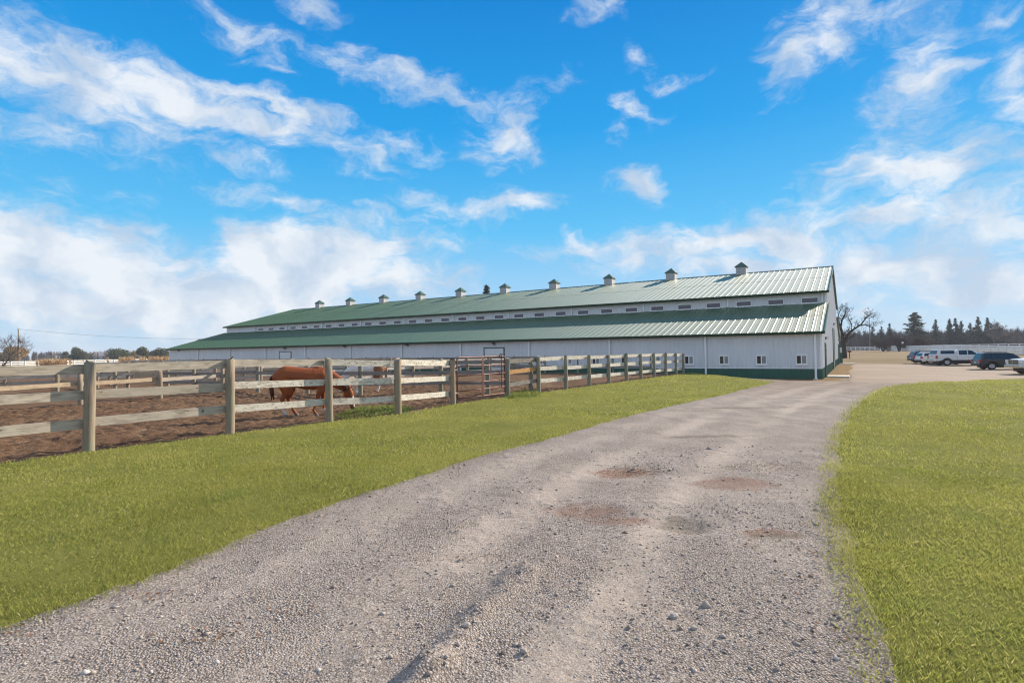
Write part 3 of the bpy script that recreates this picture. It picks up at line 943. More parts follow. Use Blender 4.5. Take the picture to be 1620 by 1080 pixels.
# gable walls
def roof_z(y):
    y = min(y, 2 * S2_ - y)
    if y < S1: return ZE + (Z1 - ZE) * (y + .25) / (S1 + .25)
    return Z2 + (Z3 - Z2) * (y - (S1 - .25)) / (S2_ - S1 + .25)
def gable_panel(y0, y1, x):
    mb = MB(); n = max(1, int(round((y1 - y0) / .305))); st = (y1 - y0) / n; prof = [(y0, 0)]
    for k in range(n):
        c = y0 + (k + .5) * st
        prof += [(c - .05, 0), (c - .022, .022), (c + .022, .022), (c + .05, 0)]
    prof.append((y1, 0))
    for k in range(len(prof) - 1):
        (a, d), (b, e) = prof[k], prof[k + 1]
        ea, eb = min(a + 1e-3, y1), max(b - 1e-3, y0)
        mb.poly([(x + d, a, ZW + .02), (x + e, b, ZW + .02), (x + e, b, roof_z(eb) - .05), (x + d, a, roof_z(ea) - .05)])
    return mb
gys = [0, 2.61, 5.22, S1, 11.63, 15.43, S2_]
gys = gys + [2 * S2_ - g for g in gys[::-1][1:]]
for a, b in zip(gys[:-1], gys[1:]):
    gable_panel(a, b, 0).build('gable_panel', 'white_steel', barn)
    gable_panel(a, b, -BL).build('gable_panel', 'white_steel', barn)
    mb = MB()
    n = max(1, int(round((b - a) / .305))); st = (b - a) / n
    for k in range(n):
        c = a + (k + .5) * st
        mb.poly([(.004, c - st / 2, -.5), (.004, c - .05, -.5), (.004, c - .05, ZW), (.004, c - st / 2, ZW)])
        mb.poly([(.004, c - .05, -.5), (.026, c, -.5), (.026, c, ZW), (.004, c - .05, ZW)])
        mb.poly([(.026, c, -.5), (.004, c + .05, -.5), (.004, c + .05, ZW), (.026, c, ZW)])
        mb.poly([(.004, c + .05, -.5), (.004, c + st / 2, -.5), (.004, c + st / 2, ZW), (.004, c + .05, ZW)])
    mb.build('wainscot_panel', 'green_wainscot', barn)
MB().bb(-BL, 0, 2 * S2_ - .06, 2 * S2_, -.5, ZE).build('back_wall', 'white_steel', barn)
MB().bb(-BL, 0, 2 * S2_ - S1 - .06, 2 * S2_ - S1, Z1 - .3, Z2).build('back_clerestory', 'white_steel', barn)
# roof sheets, two ribs to each
PW = BAY / 7.5
def roof_panel_mesh(y0, z0, y1, z1, nm):
    mb = MB(); hw, tw, hh = .038, .010, .026
    st = PW / 2; prof = [(0.0, 0)]
    for k in range(2):
        c = (k + .5) * st
        prof += [(c - hw, 0), (c - tw, hh), (c + tw, hh), (c + hw, 0), (c + st * .34, 0), (c + st * .34 + .012, .008), (c + st * .34 + .024, 0)]
    prof.append((PW, 0)); prof = sorted(prof, key=lambda q: q[0])
    sl = math.atan2(z1 - z0, y1 - y0); ny, nz = -math.sin(sl), math.cos(sl)
    for k in range(len(prof) - 1):
        (a, d), (b, e) = prof[k], prof[k + 1]
        for f0, f1, lift in ((0.0, .53, 0.0), (.522, 1.0, .010)):
            ya, za, yb, zb_ = y0 + (y1 - y0) * f0, z0 + (z1 - z0) * f0, y0 + (y1 - y0) * f1, z0 + (z1 - z0) * f1
            dd, ee = d + lift, e + lift
            mb.poly([(a, ya + ny * dd, za + nz * dd), (b, ya + ny * ee, za + nz * ee), (b, yb + ny * ee, zb_ + nz * ee), (a, yb + ny * dd, zb_ + nz * dd)])
            if lift: mb.poly([(a, ya + ny * d, za + nz * d), (b, ya + ny * e, za + nz * e), (b, ya + ny * ee, za + nz * ee), (a, ya + ny * dd, za + nz * dd)])
    return mb.mesh(nm, 'green_steel_roof')
lo_me = roof_panel_mesh(-.33, ZE - .02, S1, Z1, 'roof_panel')
up_me = roof_panel_mesh(S1 - .33, Z2 - .02, S2_, Z3, 'roof_panel')
NP = int(round((BL + .15) / PW))
rv = random.Random(3)
for k in range(NP):
    x = .15 - (k + 1) * PW
    inst('roof_panel', lo_me, barn, (x, 0, rv.uniform(-.004, .004)), (rv.uniform(-.0008, .0008), 0, 0))
    inst('roof_panel', up_me, barn, (x, 0, rv.uniform(-.004, .004)), (rv.uniform(-.0006, .0006), 0, 0))
XL = .15 - NP * PW
def slab(y0, z0, y1, z1, name):
    MB().extrude([(XL, y0, z0), (.15, y0, z0), (.15, y1, z1), (XL, y1, z1)], (0, 0, -.06)).build(name, 'green_steel_roof', barn)
slab(2 * S2_ - S2_, Z3 - .01, 2 * S2_ - S1 + .33, Z2 - .03, 'back_roof')
slab(2 * S2_ - S1, Z1 - .01, 2 * S2_ + .33, ZE - .03, 'back_roof')
# dark boarding under the front roofs so no light leaks in
MB().extrude([(XL + .1, -.2, ZE - .10), (.02, -.2, ZE - .10), (.02, S1, Z1 - .12), (XL + .1, S1, Z1 - .12)], (0, 0, -.05)).build('soffit', 'white_vinyl', barn)
MB().extrude([(XL + .1, S1 - .2, Z2 - .10), (.02, S1 - .2, Z2 - .10), (.02, S2_, Z3 - .12), (XL + .1, S2_, Z3 - .12)], (0, 0, -.05)).build('soffit', 'white_vinyl', barn)
# gutters, ridge cap, rake trim, corner trim
def gutter(y, z):
    mb = MB(); pr = [(0, 0), (0, -.15), (-.06, -.17), (-.12, -.11), (-.14, 0), (-.125, 0), (-.105, -.10), (-.055, -.15), (-.015, -.135), (-.015, 0)]
    mb.extrude([(XL, y + a, z + b) for a, b in pr], (.19 - XL, 0, 0))
    mb.build('gutter', 'green_trim', barn)
gutter(-.31, ZE + .015); gutter(S1 - .31, Z2 + .015)
MB().extrude([(XL, S2_ - .30, Z3 - .045), (XL, S2_, Z3 + .075), (XL, S2_ + .30, Z3 - .045), (XL, S2_ + .30, Z3 - .085), (XL, S2_ - .30, Z3 - .085)], (.2 - XL, 0, 0)).build('ridge_cap', 'green_trim', barn)
def rake(x, y0, z0, y1, z1):
    MB().extrude([(x, y0, z0 - .14), (x, y1, z1 - .14), (x, y1, z1 + .055), (x, y0, z0 + .055)], (.05, 0, 0)).build('rake_trim', 'cupola_roof_green', barn)
for x in (.152, XL - .052):
    rake(x, -.36, ZE - .02, S1 - .002, Z1); rake(x, S1 - .35, Z2 - .02, S2_, Z3)
    rake(x, S2_ + .002, Z3, 2 * S2_ - S1 + .35, Z2 - .02); rake(x, 2 * S2_ - S1 + .004, Z1, 2 * S2_ + .36, ZE - .02)
MB().bb(-.10, .04, -.034, .0, ZW + .03, ZE - .1).bb(.026, .040, .0, .12, ZW + .03, ZE - .05).build('corner_trim', 'white_vinyl', barn)
MB().bb(-BL - .04, -BL + .1, -.034, 0, ZW + .03, ZE - .1).build('corner_trim', 'white_vinyl', barn)
MB().bb(-.10, .04, S1 - .034, S1, Z1 + .03, Z2 - .1).build('corner_trim', 'white_vinyl', barn)
# downspouts
dsm = MB().bb(-.06, .06, -.14, -.05, .12, ZE - .12).bb(-.075, .075, -.05, -.022, 2.3, 2.34).bb(-.075, .075, -.05, -.022, 1.1, 1.14)
dsm.extrude([(-.055, -.14, .12), (.055, -.14, .12), (.055, -.26, .02), (-.055, -.26, .02)], (0, .09, 0))
ds_me = dsm.mesh('downspout', 'white_vinyl')
dsc = MB().bb(-.05, .05, -.13, -.05, Z1 + .03, Z2 - .12).mesh('downspout', 'white_vinyl')
inst('downspout', ds_me, barn, (-.35, 0, 0))
for k in range(1, NB):
    inst('downspout', ds_me, barn, (-k * BAY, 0, 0))
for k in range(0, NB):
    inst('downspout', dsc, barn, (-k * BAY - .25 if k == 0 else -k * BAY + .05, S1, 0))
# windows: frame with two panes and a blind behind one
def win_frame(w, h, z, mull=True, nm='window', y=0.0, fr=.06, sill=True):
    mb = MB(); d0, d1 = y - .060, y - .004
    mb.bb(-w / 2, w / 2, d0, d1, z, z + fr).bb(-w / 2, w / 2, d0, d1, z + h - fr, z + h)
    mb.bb(-w / 2, -w / 2 + fr, d0 + .001, d1, z + fr, z + h - fr).bb(w / 2 - fr, w / 2, d0 + .001, d1, z + fr, z + h - fr)
    if mull: mb.bb(-.035, .035, d0 + .002, d1, z + fr, z + h - fr)
    if sill: mb.bb(-w / 2 - .04, w / 2 + .04, d0 - .02, d1, z - .045, z - .001)
    return mb.mesh(nm, 'white_vinyl')
WZ, WH, WWD = .93, .60, .64
wf_me = win_frame(WWD, WH, WZ)
wp1 = MB().bb(-WWD / 2 + .06, -.035, -.028, -.024, WZ + .06, WZ + WH - .06).mesh('pane', 'window_glass')
wp2 = MB().bb(.035, WWD / 2 - .06, -.036, -.032, WZ + .06, WZ + WH - .06).mesh('pane', 'window_glass')
wbl = MB()
for q in range(11):
    wbl.bb(.05, WWD / 2 - .065, -.048 - .002 * (q % 2), -.040, WZ + .065 + q * .0432, WZ + .105 + q * .0432)
wbl_me = wbl.mesh('blind', 'window_blind')
cw_me = win_frame(1.12, .42, Z1 + .02, False, 'clerestory_window', S1, .045, True)
cp_me = MB().bb(-.515, .515, S1 - .034, S1 - .026, Z1 + .065, Z1 + .395).mesh('pane', 'clerestory_glazing')
DOORS_K = (10, 22)
for k in range(33):
    t = 1.12 + k * BAY / 3
    if k not in DOORS_K:
        w_ = inst('window', wf_me, barn, (-t, 0, 0))
        inst('pane', wp1, w_); inst('pane', wp2, w_); inst('blind', wbl_me, w_)
    if k < 30:
        c_ = inst('clerestory_window', cw_me, barn, (-(1.072 + k * BAY / 3), 0, 0))
        inst('pane', cp_me, c_)
for k in DOORS_K:
    t = 1.12 + k * BAY / 3; w, h = 1.9, 2.28
    o = MB().bb(-w / 2 - .08, -w / 2, -.07, -.003, ZW * 0, h + .08).bb(w / 2, w / 2 + .08, -.07, -.003, 0, h + .08).bb(-w / 2, w / 2, -.068, -.003, h, h + .08).build('overhead_door', 'green_trim', barn, loc=(-t, 0, 0))
    for q in range(4):
        MB().bb(-w / 2 + .003, w / 2 - .003, -.05, -.01, q * h / 4 + .006, (q + 1) * h / 4 - .006).bb(-w / 2 + .12, w / 2 - .12, -.058, -.05, q * h / 4 + .08, (q + 1) * h / 4 - .08).build('door_panel', 'white_door', o)
# wall lamps
def wall_lamp(x, z, y=0.0, ang=0.0):
    o = MB().bb(-.12, .12, -.10, -.02, z - .08, z + .08).extrude([(-.13, -.10, z + .08), (.13, -.10, z + .08), (.13, -.24, z + .01), (-.13, -.24, z + .01)], (0, 0, .03)).build('wall_lamp', 'dark_fixture', barn, loc=(x, y, 0), rz=ang)
    MB().bb(-.09, .09, -.19, -.10, z - .07, z + .0).build('lens', 'fixture_glass', o)
for k in DOORS_K: wall_lamp(-(1.12 + k * BAY / 3), 2.64)
for t in (73.1, 42.0, 33.6): wall_lamp(-t, 2.70)
wall_lamp(0, 2.58, 4.0, R(90)); wall_lamp(0, 4.1, 20.6, R(90)); wall_lamp(0, 2.8, 35.3, R(90))
# gable doors
def gable_door(y0, y1, h, nm, leaf):
    o = MB().bb(.0, .075, y0 - .12, y0, 0, h + .12).bb(.0, .075, y1, y1 + .12, 0, h + .12).bb(.0, .073, y0, y1, h, h + .12).build(nm, 'green_trim', barn)
    MB().bb(.005, .045, y0 + .004, y1 - .004, .02, h - .004).build('door_leaf', leaf, o)
    return o
d1 = gable_door(3.0, 4.05, 2.15, 'side_door', 'green_wainscot')
MB().tube([(.06, 3.14, 1.02), (.11, 3.14, 1.02), (.11, 3.24, 1.02)], .015, 6).build('door_handle', 'galvanised', d1)
gable_door(18.2, 21.4, 3.55, 'overhead_door', 'green_wainscot')
d3 = gable_door(34.6, 35.7, 2.2, 'side_door', 'green_wainscot')
o = MB().box((.26, 35.78, 1.1), (.34, .05, 2.1)).build('open_door_leaf', 'green_wainscot', barn)
MB().box((.26, 35.745, 1.62), (.2, .02, .62)).build('pane', 'sign_white', o)
MB().box((.035, 5.6, 1.75), (.02, .5, .12)).build('name_plate', 'rail_tan', barn)
# cupolas
cb = MB(); a = .46
for sx, sy in ((1, 0), (-1, 0), (0, 1), (0, -1)):
    if sx: cb.bb(min(sx * a, sx * (a - .05)), max(sx * a, sx * (a - .05)), -a + .05, a - .05, -.32, .60)
    else: cb.bb(-a, a, min(sy * a, sy * (a - .05)), max(sy * a, sy * (a - .05)), -.32, .60)
cb.bb(-a - .03, a + .03, -a - .03, a + .03, .55, .62)
cb_me = cb.mesh('cupola', 'cupola_grey')
r = .56
cr_me = MB()
cr_me.v = [(-r, -r, .60), (r, -r, .60), (r, r, .60), (-r, r, .60), (0, 0, 1.16), (-r, -r, .66), (r, -r, .66), (r, r, .66), (-r, r, .66)]
cr_me.f = [(3, 2, 1, 0), (0, 1, 6, 5), (1, 2, 7, 6), (2, 3, 8, 7), (3, 0, 5, 8), (5, 6, 4), (6, 7, 4), (7, 8, 4), (8, 5, 4)]
cr_me = cr_me.mesh('cupola_roof', 'cupola_cap')
lv = MB()
for q in range(6): lv.bb(-a + .1, a - .1, -a - .022 - .006 * (q % 2), -a - .002, .06 + q * .078, .125 + q * .078)
lv_me = lv.mesh('louvre', 'cupola_grey')
for k in range(10):
    o = inst('cupola', cb_me, barn, (-(7.588 + k * BAY), S2_, Z3 + .02))
    inst('cupola_roof', cr_me, o); inst('louvre', lv_me, o)
# slabs by the gable doors
def pad(nm, y0, y1, depth, label):
    cx = .12 + depth / 2; cy = (y0 + y1) / 2
    w = BC + BE * cx + BN * cy
    o = MB().bb(-depth / 2, depth / 2, (y0 - y1) / 2, (y1 - y0) / 2, -.1, .10).build(nm, 'concrete', bevel=.015, loc=(w[0], w[1], float(T(w[0], w[1]))), rz=math.atan2(BE[1], BE[0]))
    tag(o, label, 'doorstep'); return o
pad('door_slab', 2.6, 4.5, 1.25, 'pale concrete slab at the nearest green side door of the barn')
pad('door_slab', 34.0, 36.2, 1.5, 'pale concrete slab at the far side door of the barn')
w = BC + BE * (-.35) + BN * (-.42)
tag(MB().box((0, 0, .05), (.22, .6, .08)).build('splash_block', 'concrete', bevel=.012, loc=(w[0], w[1], float(T(w[0], w[1]))), rz=math.atan2(BE[1], BE[0])), 'small concrete splash block under the downspout at the barn corner', 'splash block')

# ------------------------------------------------------------------ board fences
def post_mesh(h, r=.085, square=False, mat='post_round', seed=0):
    q = random.Random(seed); mb = MB()
    if square:
        mb.box((0, 0, h / 2 - .2), (r * 2, r * 2, h + .4))
    else:
        pts = [(q.uniform(-.008, .008), q.uniform(-.008, .008), z) for z in (-.4, 0, h * .35, h * .7, h - .012, h)]
        mb.tube(pts, [r * 1.05, r * 1.04, r * q.uniform(.97, 1.03), r * .98, r * .97, r * .88], 14)
    return mb.mesh('post', mat, smooth=not square)


POSTS = {}
def get_post(h, r, square, mat, v):
    k = (round(h, 2), r, square, mat, v)
    if k not in POSTS: POSTS[k] = post_mesh(h, r, square, mat, v)
    return POSTS[k]


def board_mesh(mat, seed):
    q = random.Random(seed); mb = MB(); n = 9; top, bot = [], []
    for i in range(n):
        x = i / (n - 1)
        top.append((x, .5 + q.uniform(-.035, .02))); bot.append((x, -.5 + q.uniform(-.02, .035)))
    sag = q.uniform(-.06, .03)
    pts = [(x, 0, z + sag * math.sin(math.pi * x)) for x, z in bot] + [(x, 0, z + sag * math.sin(math.pi * x)) for x, z in top[::-1]]
    mb.extrude(pts, (0, 1, 0))
    return mb.mesh('board', mat)
BOARDS = {mt: [board_mesh(mt, 10 * i + 3) for i in range(4)] for mt in ('rail_grey', 'rail_flaked', 'rail_shade', 'rail_new', 'rail_tan', 'white_fence')}


def fence(name, label, pts, hts, rails, mats, rad=.085, square=False, pmat='post_round', side=1, bw=.15, th=.038, group=None, seed=1, skip=None, lean=.012, cat='fence', first=True, last=True, zfun=None):
    """pts: feet of the posts; rails: heights of board centres below each post top; side: which face carries the boards"""
    q = random.Random(seed)
    zf = zfun or (lambda x, y: float(T(x, y)))
    root = empty(name, (pts[0][0], pts[0][1], zf(*pts[0])))
    tag(root, label, cat, group)
    O = np.array([pts[0][0], pts[0][1], zf(*pts[0])])
    for i, p in enumerate(pts):
        if (i == 0 and not first) or (i == len(pts) - 1 and not last): continue
        z = zf(*p)
        inst('post', get_post(hts[i], rad, square, pmat, i % 3), root, (p[0] - O[0], p[1] - O[1], z - O[2]), (q.uniform(-lean, lean), q.uniform(-lean, lean), q.uniform(0, 6.28) if not square else math.atan2(pts[-1][1] - pts[0][1], pts[-1][0] - pts[0][0])))
    for i in range(len(pts) - 1):
        a, b = np.array(pts[i]), np.array(pts[i + 1]); d = b - a; L = np.linalg.norm(d); d = d / L; n = np.array([-d[1], d[0]]) * side
        za, zb = zf(*pts[i]) + hts[i], zf(*pts[i + 1]) + hts[i + 1]
        for k, dz in enumerate(rails):
            if skip and (i, k) in skip: continue
            mt = mats[(i, k)] if isinstance(mats, dict) and (i, k) in mats else (mats[q.randrange(len(mats))] if isinstance(mats, (list, tuple)) else mats.get('*', 'rail_grey'))
            e0, e1 = q.uniform(-.02, .02), q.uniform(-.02, .02)
            z0, z1 = za - dz + e0, zb - dz + e1
            off = rad + .002 + (.0 if side > 0 else th)
            base_ = a + n * (rad + .003) if side > 0 else a + n * (rad + .003)
            ang = math.atan2(d[1], d[0]); tilt = -math.atan2(z1 - z0, L)
            o = inst('board', BOARDS[mt][q.randrange(4)], root, (base_[0] - O[0], base_[1] - O[1], z0 - O[2]), (0, tilt, ang), (L - .006, th * (1 if side > 0 else -1), bw * q.uniform(.94, 1.06)))
    return root


FH = [FRONT[0][2]] * 3 + [f[2] for f in FRONT]
RAILS = (.105, .565, 1.055)
mats = {'*': 'rail_flaked'}
for i in range(8):
    for k in range(3):
        mats[(i, k)] = 'rail_grey' if (i < 4 or (i == 4 and k == 0)) else 'rail_flaked'
fence('paddock_fence', 'weathered three board fence with round posts, nearest, in front of the chestnut horse', fp_left + fp, FH, RAILS, mats, rad=.088, seed=5, bw=.158, lean=.018)
# from the gate to the corner post, then on towards the barn
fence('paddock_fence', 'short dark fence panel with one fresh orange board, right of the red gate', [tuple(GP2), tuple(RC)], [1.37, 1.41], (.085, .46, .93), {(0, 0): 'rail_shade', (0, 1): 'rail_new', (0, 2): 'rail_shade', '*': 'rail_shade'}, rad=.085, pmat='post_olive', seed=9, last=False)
SEG = [(852.5, 622), (895.5, 617), (932.5, 613.5), (963.5, 610), (991.5, 606.3), (1014.5, 602.4), (1035.5, 599.8), (1053.5, 597), (1070, 593.8), (1081, 592)]
L2 = np.linalg.norm(REND - RC); d2 = (REND - RC) / L2
sp = []
for i, (x, y) in enumerate(SEG):
    d = ray(x, y); dv = np.array([d.x, d.y])      # where the sight line meets the fence line
    A = np.array([[dv[0], -d2[0]], [dv[1], -d2[1]]]); s_ = np.linalg.solve(A, RC)
    sp.append(tuple(RC + d2 * s_[1]))
fence('paddock_fence', 'pale flaking three board fence with olive posts running up to the barn wall', sp, [1.44 - .016 * i for i in range(10)], (.085, .49, .96), {'*': 'rail_flaked'}, rad=.082, pmat='post_olive', seed=12, bw=.155)

# fences further in
def line(p, q, n):
    return [tuple(np.array(p) + (np.array(q) - np.array(p)) * k / n) for k in range(n + 1)]
def padz(x, y): return float(T(x, y)) - .05
C1 = [tuple(RC + np.array([-.30, .22])), (-1.0, 22.6), (-2.95, 22.9), (-4.85, 23.2), (-6.25, 22.9), (-8.9, 24.2), (-11.6, 25.4), (-13.6, 26.4)]
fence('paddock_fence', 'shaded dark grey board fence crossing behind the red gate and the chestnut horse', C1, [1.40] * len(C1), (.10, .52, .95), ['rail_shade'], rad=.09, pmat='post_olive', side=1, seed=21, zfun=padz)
D0, D1 = ground(-40, 652), ground(352, 617.5)
nD = int(np.linalg.norm(D1 - D0) / 2.35)
fence('paddock_fence', 'low two board tan fence along the back of the near paddock, far left', line(D0, D1, nD), [1.10] * (nD + 1), (.36, .80), ['rail_tan', 'rail_grey'], rad=.085, seed=23, zfun=padz, side=1)
E0, E1 = np.array([-31.0, 27.5]), np.array([-12.5, 36.5])
fence('paddock_fence', 'pale board fence beyond the low tan fence, running towards the barn', line(E0, E1, 9), [1.25] * 10, (.12, .50, .92), ['rail_grey', 'rail_tan'], rad=.085, seed=27, zfun=padz)
fence('paddock_fence', 'pale board fence in line behind the chestnut horse, nearer the barn', line((-12.2, 27.0), (1.5, 43.5), 9), [1.2] * 10, (.12, .5, .92), ['rail_flaked', 'rail_grey'], rad=.085, seed=29, zfun=padz)
fence('paddock_fence', 'far lane fence of greying boards left of the barn doors', line((-27.5, 36.0), (-5.5, 47.5), 10), [1.25] * 11, (.10, .48, .90), ['rail_flaked', 'rail_tan'], rad=.085, seed=31, zfun=padz)
fence('paddock_fence', 'second far lane fence close to the barn, seen between the boards', line((-34.0, 45.0), (-9.5, 51.5), 10), [1.25] * 11, (.10, .48, .90), ['rail_grey', 'rail_flaked'], rad=.085, seed=33, zfun=padz)
fence('paddock_fence', 'greying board fence angled across the second paddock, left of the horses', line((-26.0, 24.5), (-15.0, 33.0), 6), [1.25] * 7, (.12, .5, .92), ['rail_grey'], rad=.085, seed=39, zfun=padz)
fence('paddock_fence', 'tan board fence closing the second paddock, behind the low tan fence', line((-22.5, 30.2), (-13.8, 27.2), 4), [1.25] * 5, (.12, .5, .92), ['rail_tan', 'rail_shade'], rad=.085, seed=40, zfun=padz)
gb = lambda t, s: tuple(BC - BE * t + BN * s)
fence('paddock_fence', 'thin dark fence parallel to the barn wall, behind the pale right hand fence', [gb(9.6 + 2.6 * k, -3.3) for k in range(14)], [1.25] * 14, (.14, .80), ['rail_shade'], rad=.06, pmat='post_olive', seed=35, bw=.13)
fence('paddock_fence', 'long dark fence parallel to the barn wall at the far left end', [gb(46 + 2.6 * k, -3.3) for k in range(14)], [1.25] * 14, (.14, .5, .9), ['rail_grey', 'rail_shade'], rad=.07, seed=37, bw=.14)

# rusty tube gate
gA = fp[4] + fdir * .20; gB = GP2 - (GP2 - fp[4]) / np.linalg.norm(GP2 - fp[4]) * .16
gl = np.linalg.norm(gB - gA); gang = math.atan2(gB[1] - gA[1], gB[0] - gA[0])
gz = float(T(*gA))
gate = empty('farm_gate', (gA[0], gA[1], gz), gang)
tag(gate, 'rust red six bar tubular steel gate with a chained latch between two round posts', 'gate')
ZT, ZB_ = 1.49, .16
rr_ = .10
loop = [(.02, 0, ZB_ + .0), (.02, 0, ZT - rr_)] + [(.02 + rr_ * (1 - math.cos(a)), 0, ZT - rr_ + rr_ * math.sin(a)) for a in np.linspace(.3, 1.57, 5)] + [(gl - .02 - rr_ * (1 - math.cos(a)), 0, ZT - rr_ + rr_ * math.sin(a)) for a in np.linspace(1.57, .3, 5)] + [(gl - .02, 0, ZT - rr_), (gl - .02, 0, ZB_)]
MB().tube(loop, .024, 8).build('gate_frame', 'gate_steel', gate, smooth=True)
for z in (ZB_ + .02, .41, .66, .90, 1.20):
    MB().tube([(.02, 0, z), (gl * .5, .0, z - .006), (gl - .02, 0, z)], .020, 8).build('gate_bar', 'gate_steel', gate, smooth=True)
MB().bb(gl * .5 - .045, gl * .5 + .045, -.03, -.021, ZB_, ZT).build('gate_brace', 'gate_steel', gate)
MB().tube([(gl - .30, -.05, ZT + .06), (gl - .30, -.05, .38)], .017, 6).build('latch_rod', 'chain', gate)
for k, (dx, dz) in enumerate(((-.05, .0), (.05, .0))):
    a = np.linspace(0, 2 * math.pi, 13)
    MB().tube([(gl - .30 + dx + .065 * math.cos(q), -.05 + .02 * math.sin(q * 2), ZT + .02 + dz + .09 * math.sin(q)) for q in a], .012, 5).build('chain_loop', 'chain', gate)
for z in (.36, 1.10):
    MB().tube([(-.26, -.03, z), (.0, -.03, z)], .013, 6).tube([(-.0, -.03, z - .05), (.0, -.03, z + .05)], .02, 6).build('hinge', 'galvanised', gate)
tag(inst('gate_post', post_mesh(1.43, .10, False, 'post_olive', 8), None, tuple(np.append(fp[4] + np.array([.05, -.07]) * 0 + fdir * 0, 0))), None)
bpy.data.objects.remove(bpy.data.objects['gate_post'])

# ------------------------------------------------------------------ horses
def blobs_to_mesh(name, chains, mat, voxel=.02, smooth=6):
    bm = bmesh.new()
    for ch in chains:
        for i in range(len(ch) - 1):
            (p, r0, w0), (q, r1, w1) = ch[i], ch[i + 1]
            L = (Vector(q) - Vector(p)).length; n = max(2, int(L / (min(r0, r1) * .35)) + 1)
            for k in range(n + (1 if i == len(ch) - 2 else 0)):
                f = k / n; c = Vector(p).lerp(Vector(q), f); rr = r0 + (r1 - r0) * f; ww = w0 + (w1 - w0) * f
                M = Matrix.Translation(c) @ Matrix.Diagonal((rr, rr * ww, rr, 1))
                bmesh.ops.create_icosphere(bm, subdivisions=2, radius=1.0, matrix=M)
    me = bpy.data.meshes.new(name); bm.to_mesh(me); bm.free()
    me.materials.append(MATS[mat])
    o = bpy.data.objects.new(name, me)
    md = o.modifiers.new('skin', 'REMESH'); md.mode = 'VOXEL'; md.voxel_size = voxel; md.use_smooth_shade = True
    s = o.modifiers.new('smooth', 'SMOOTH'); s.iterations = smooth; s.factor = .5
    return link(o)


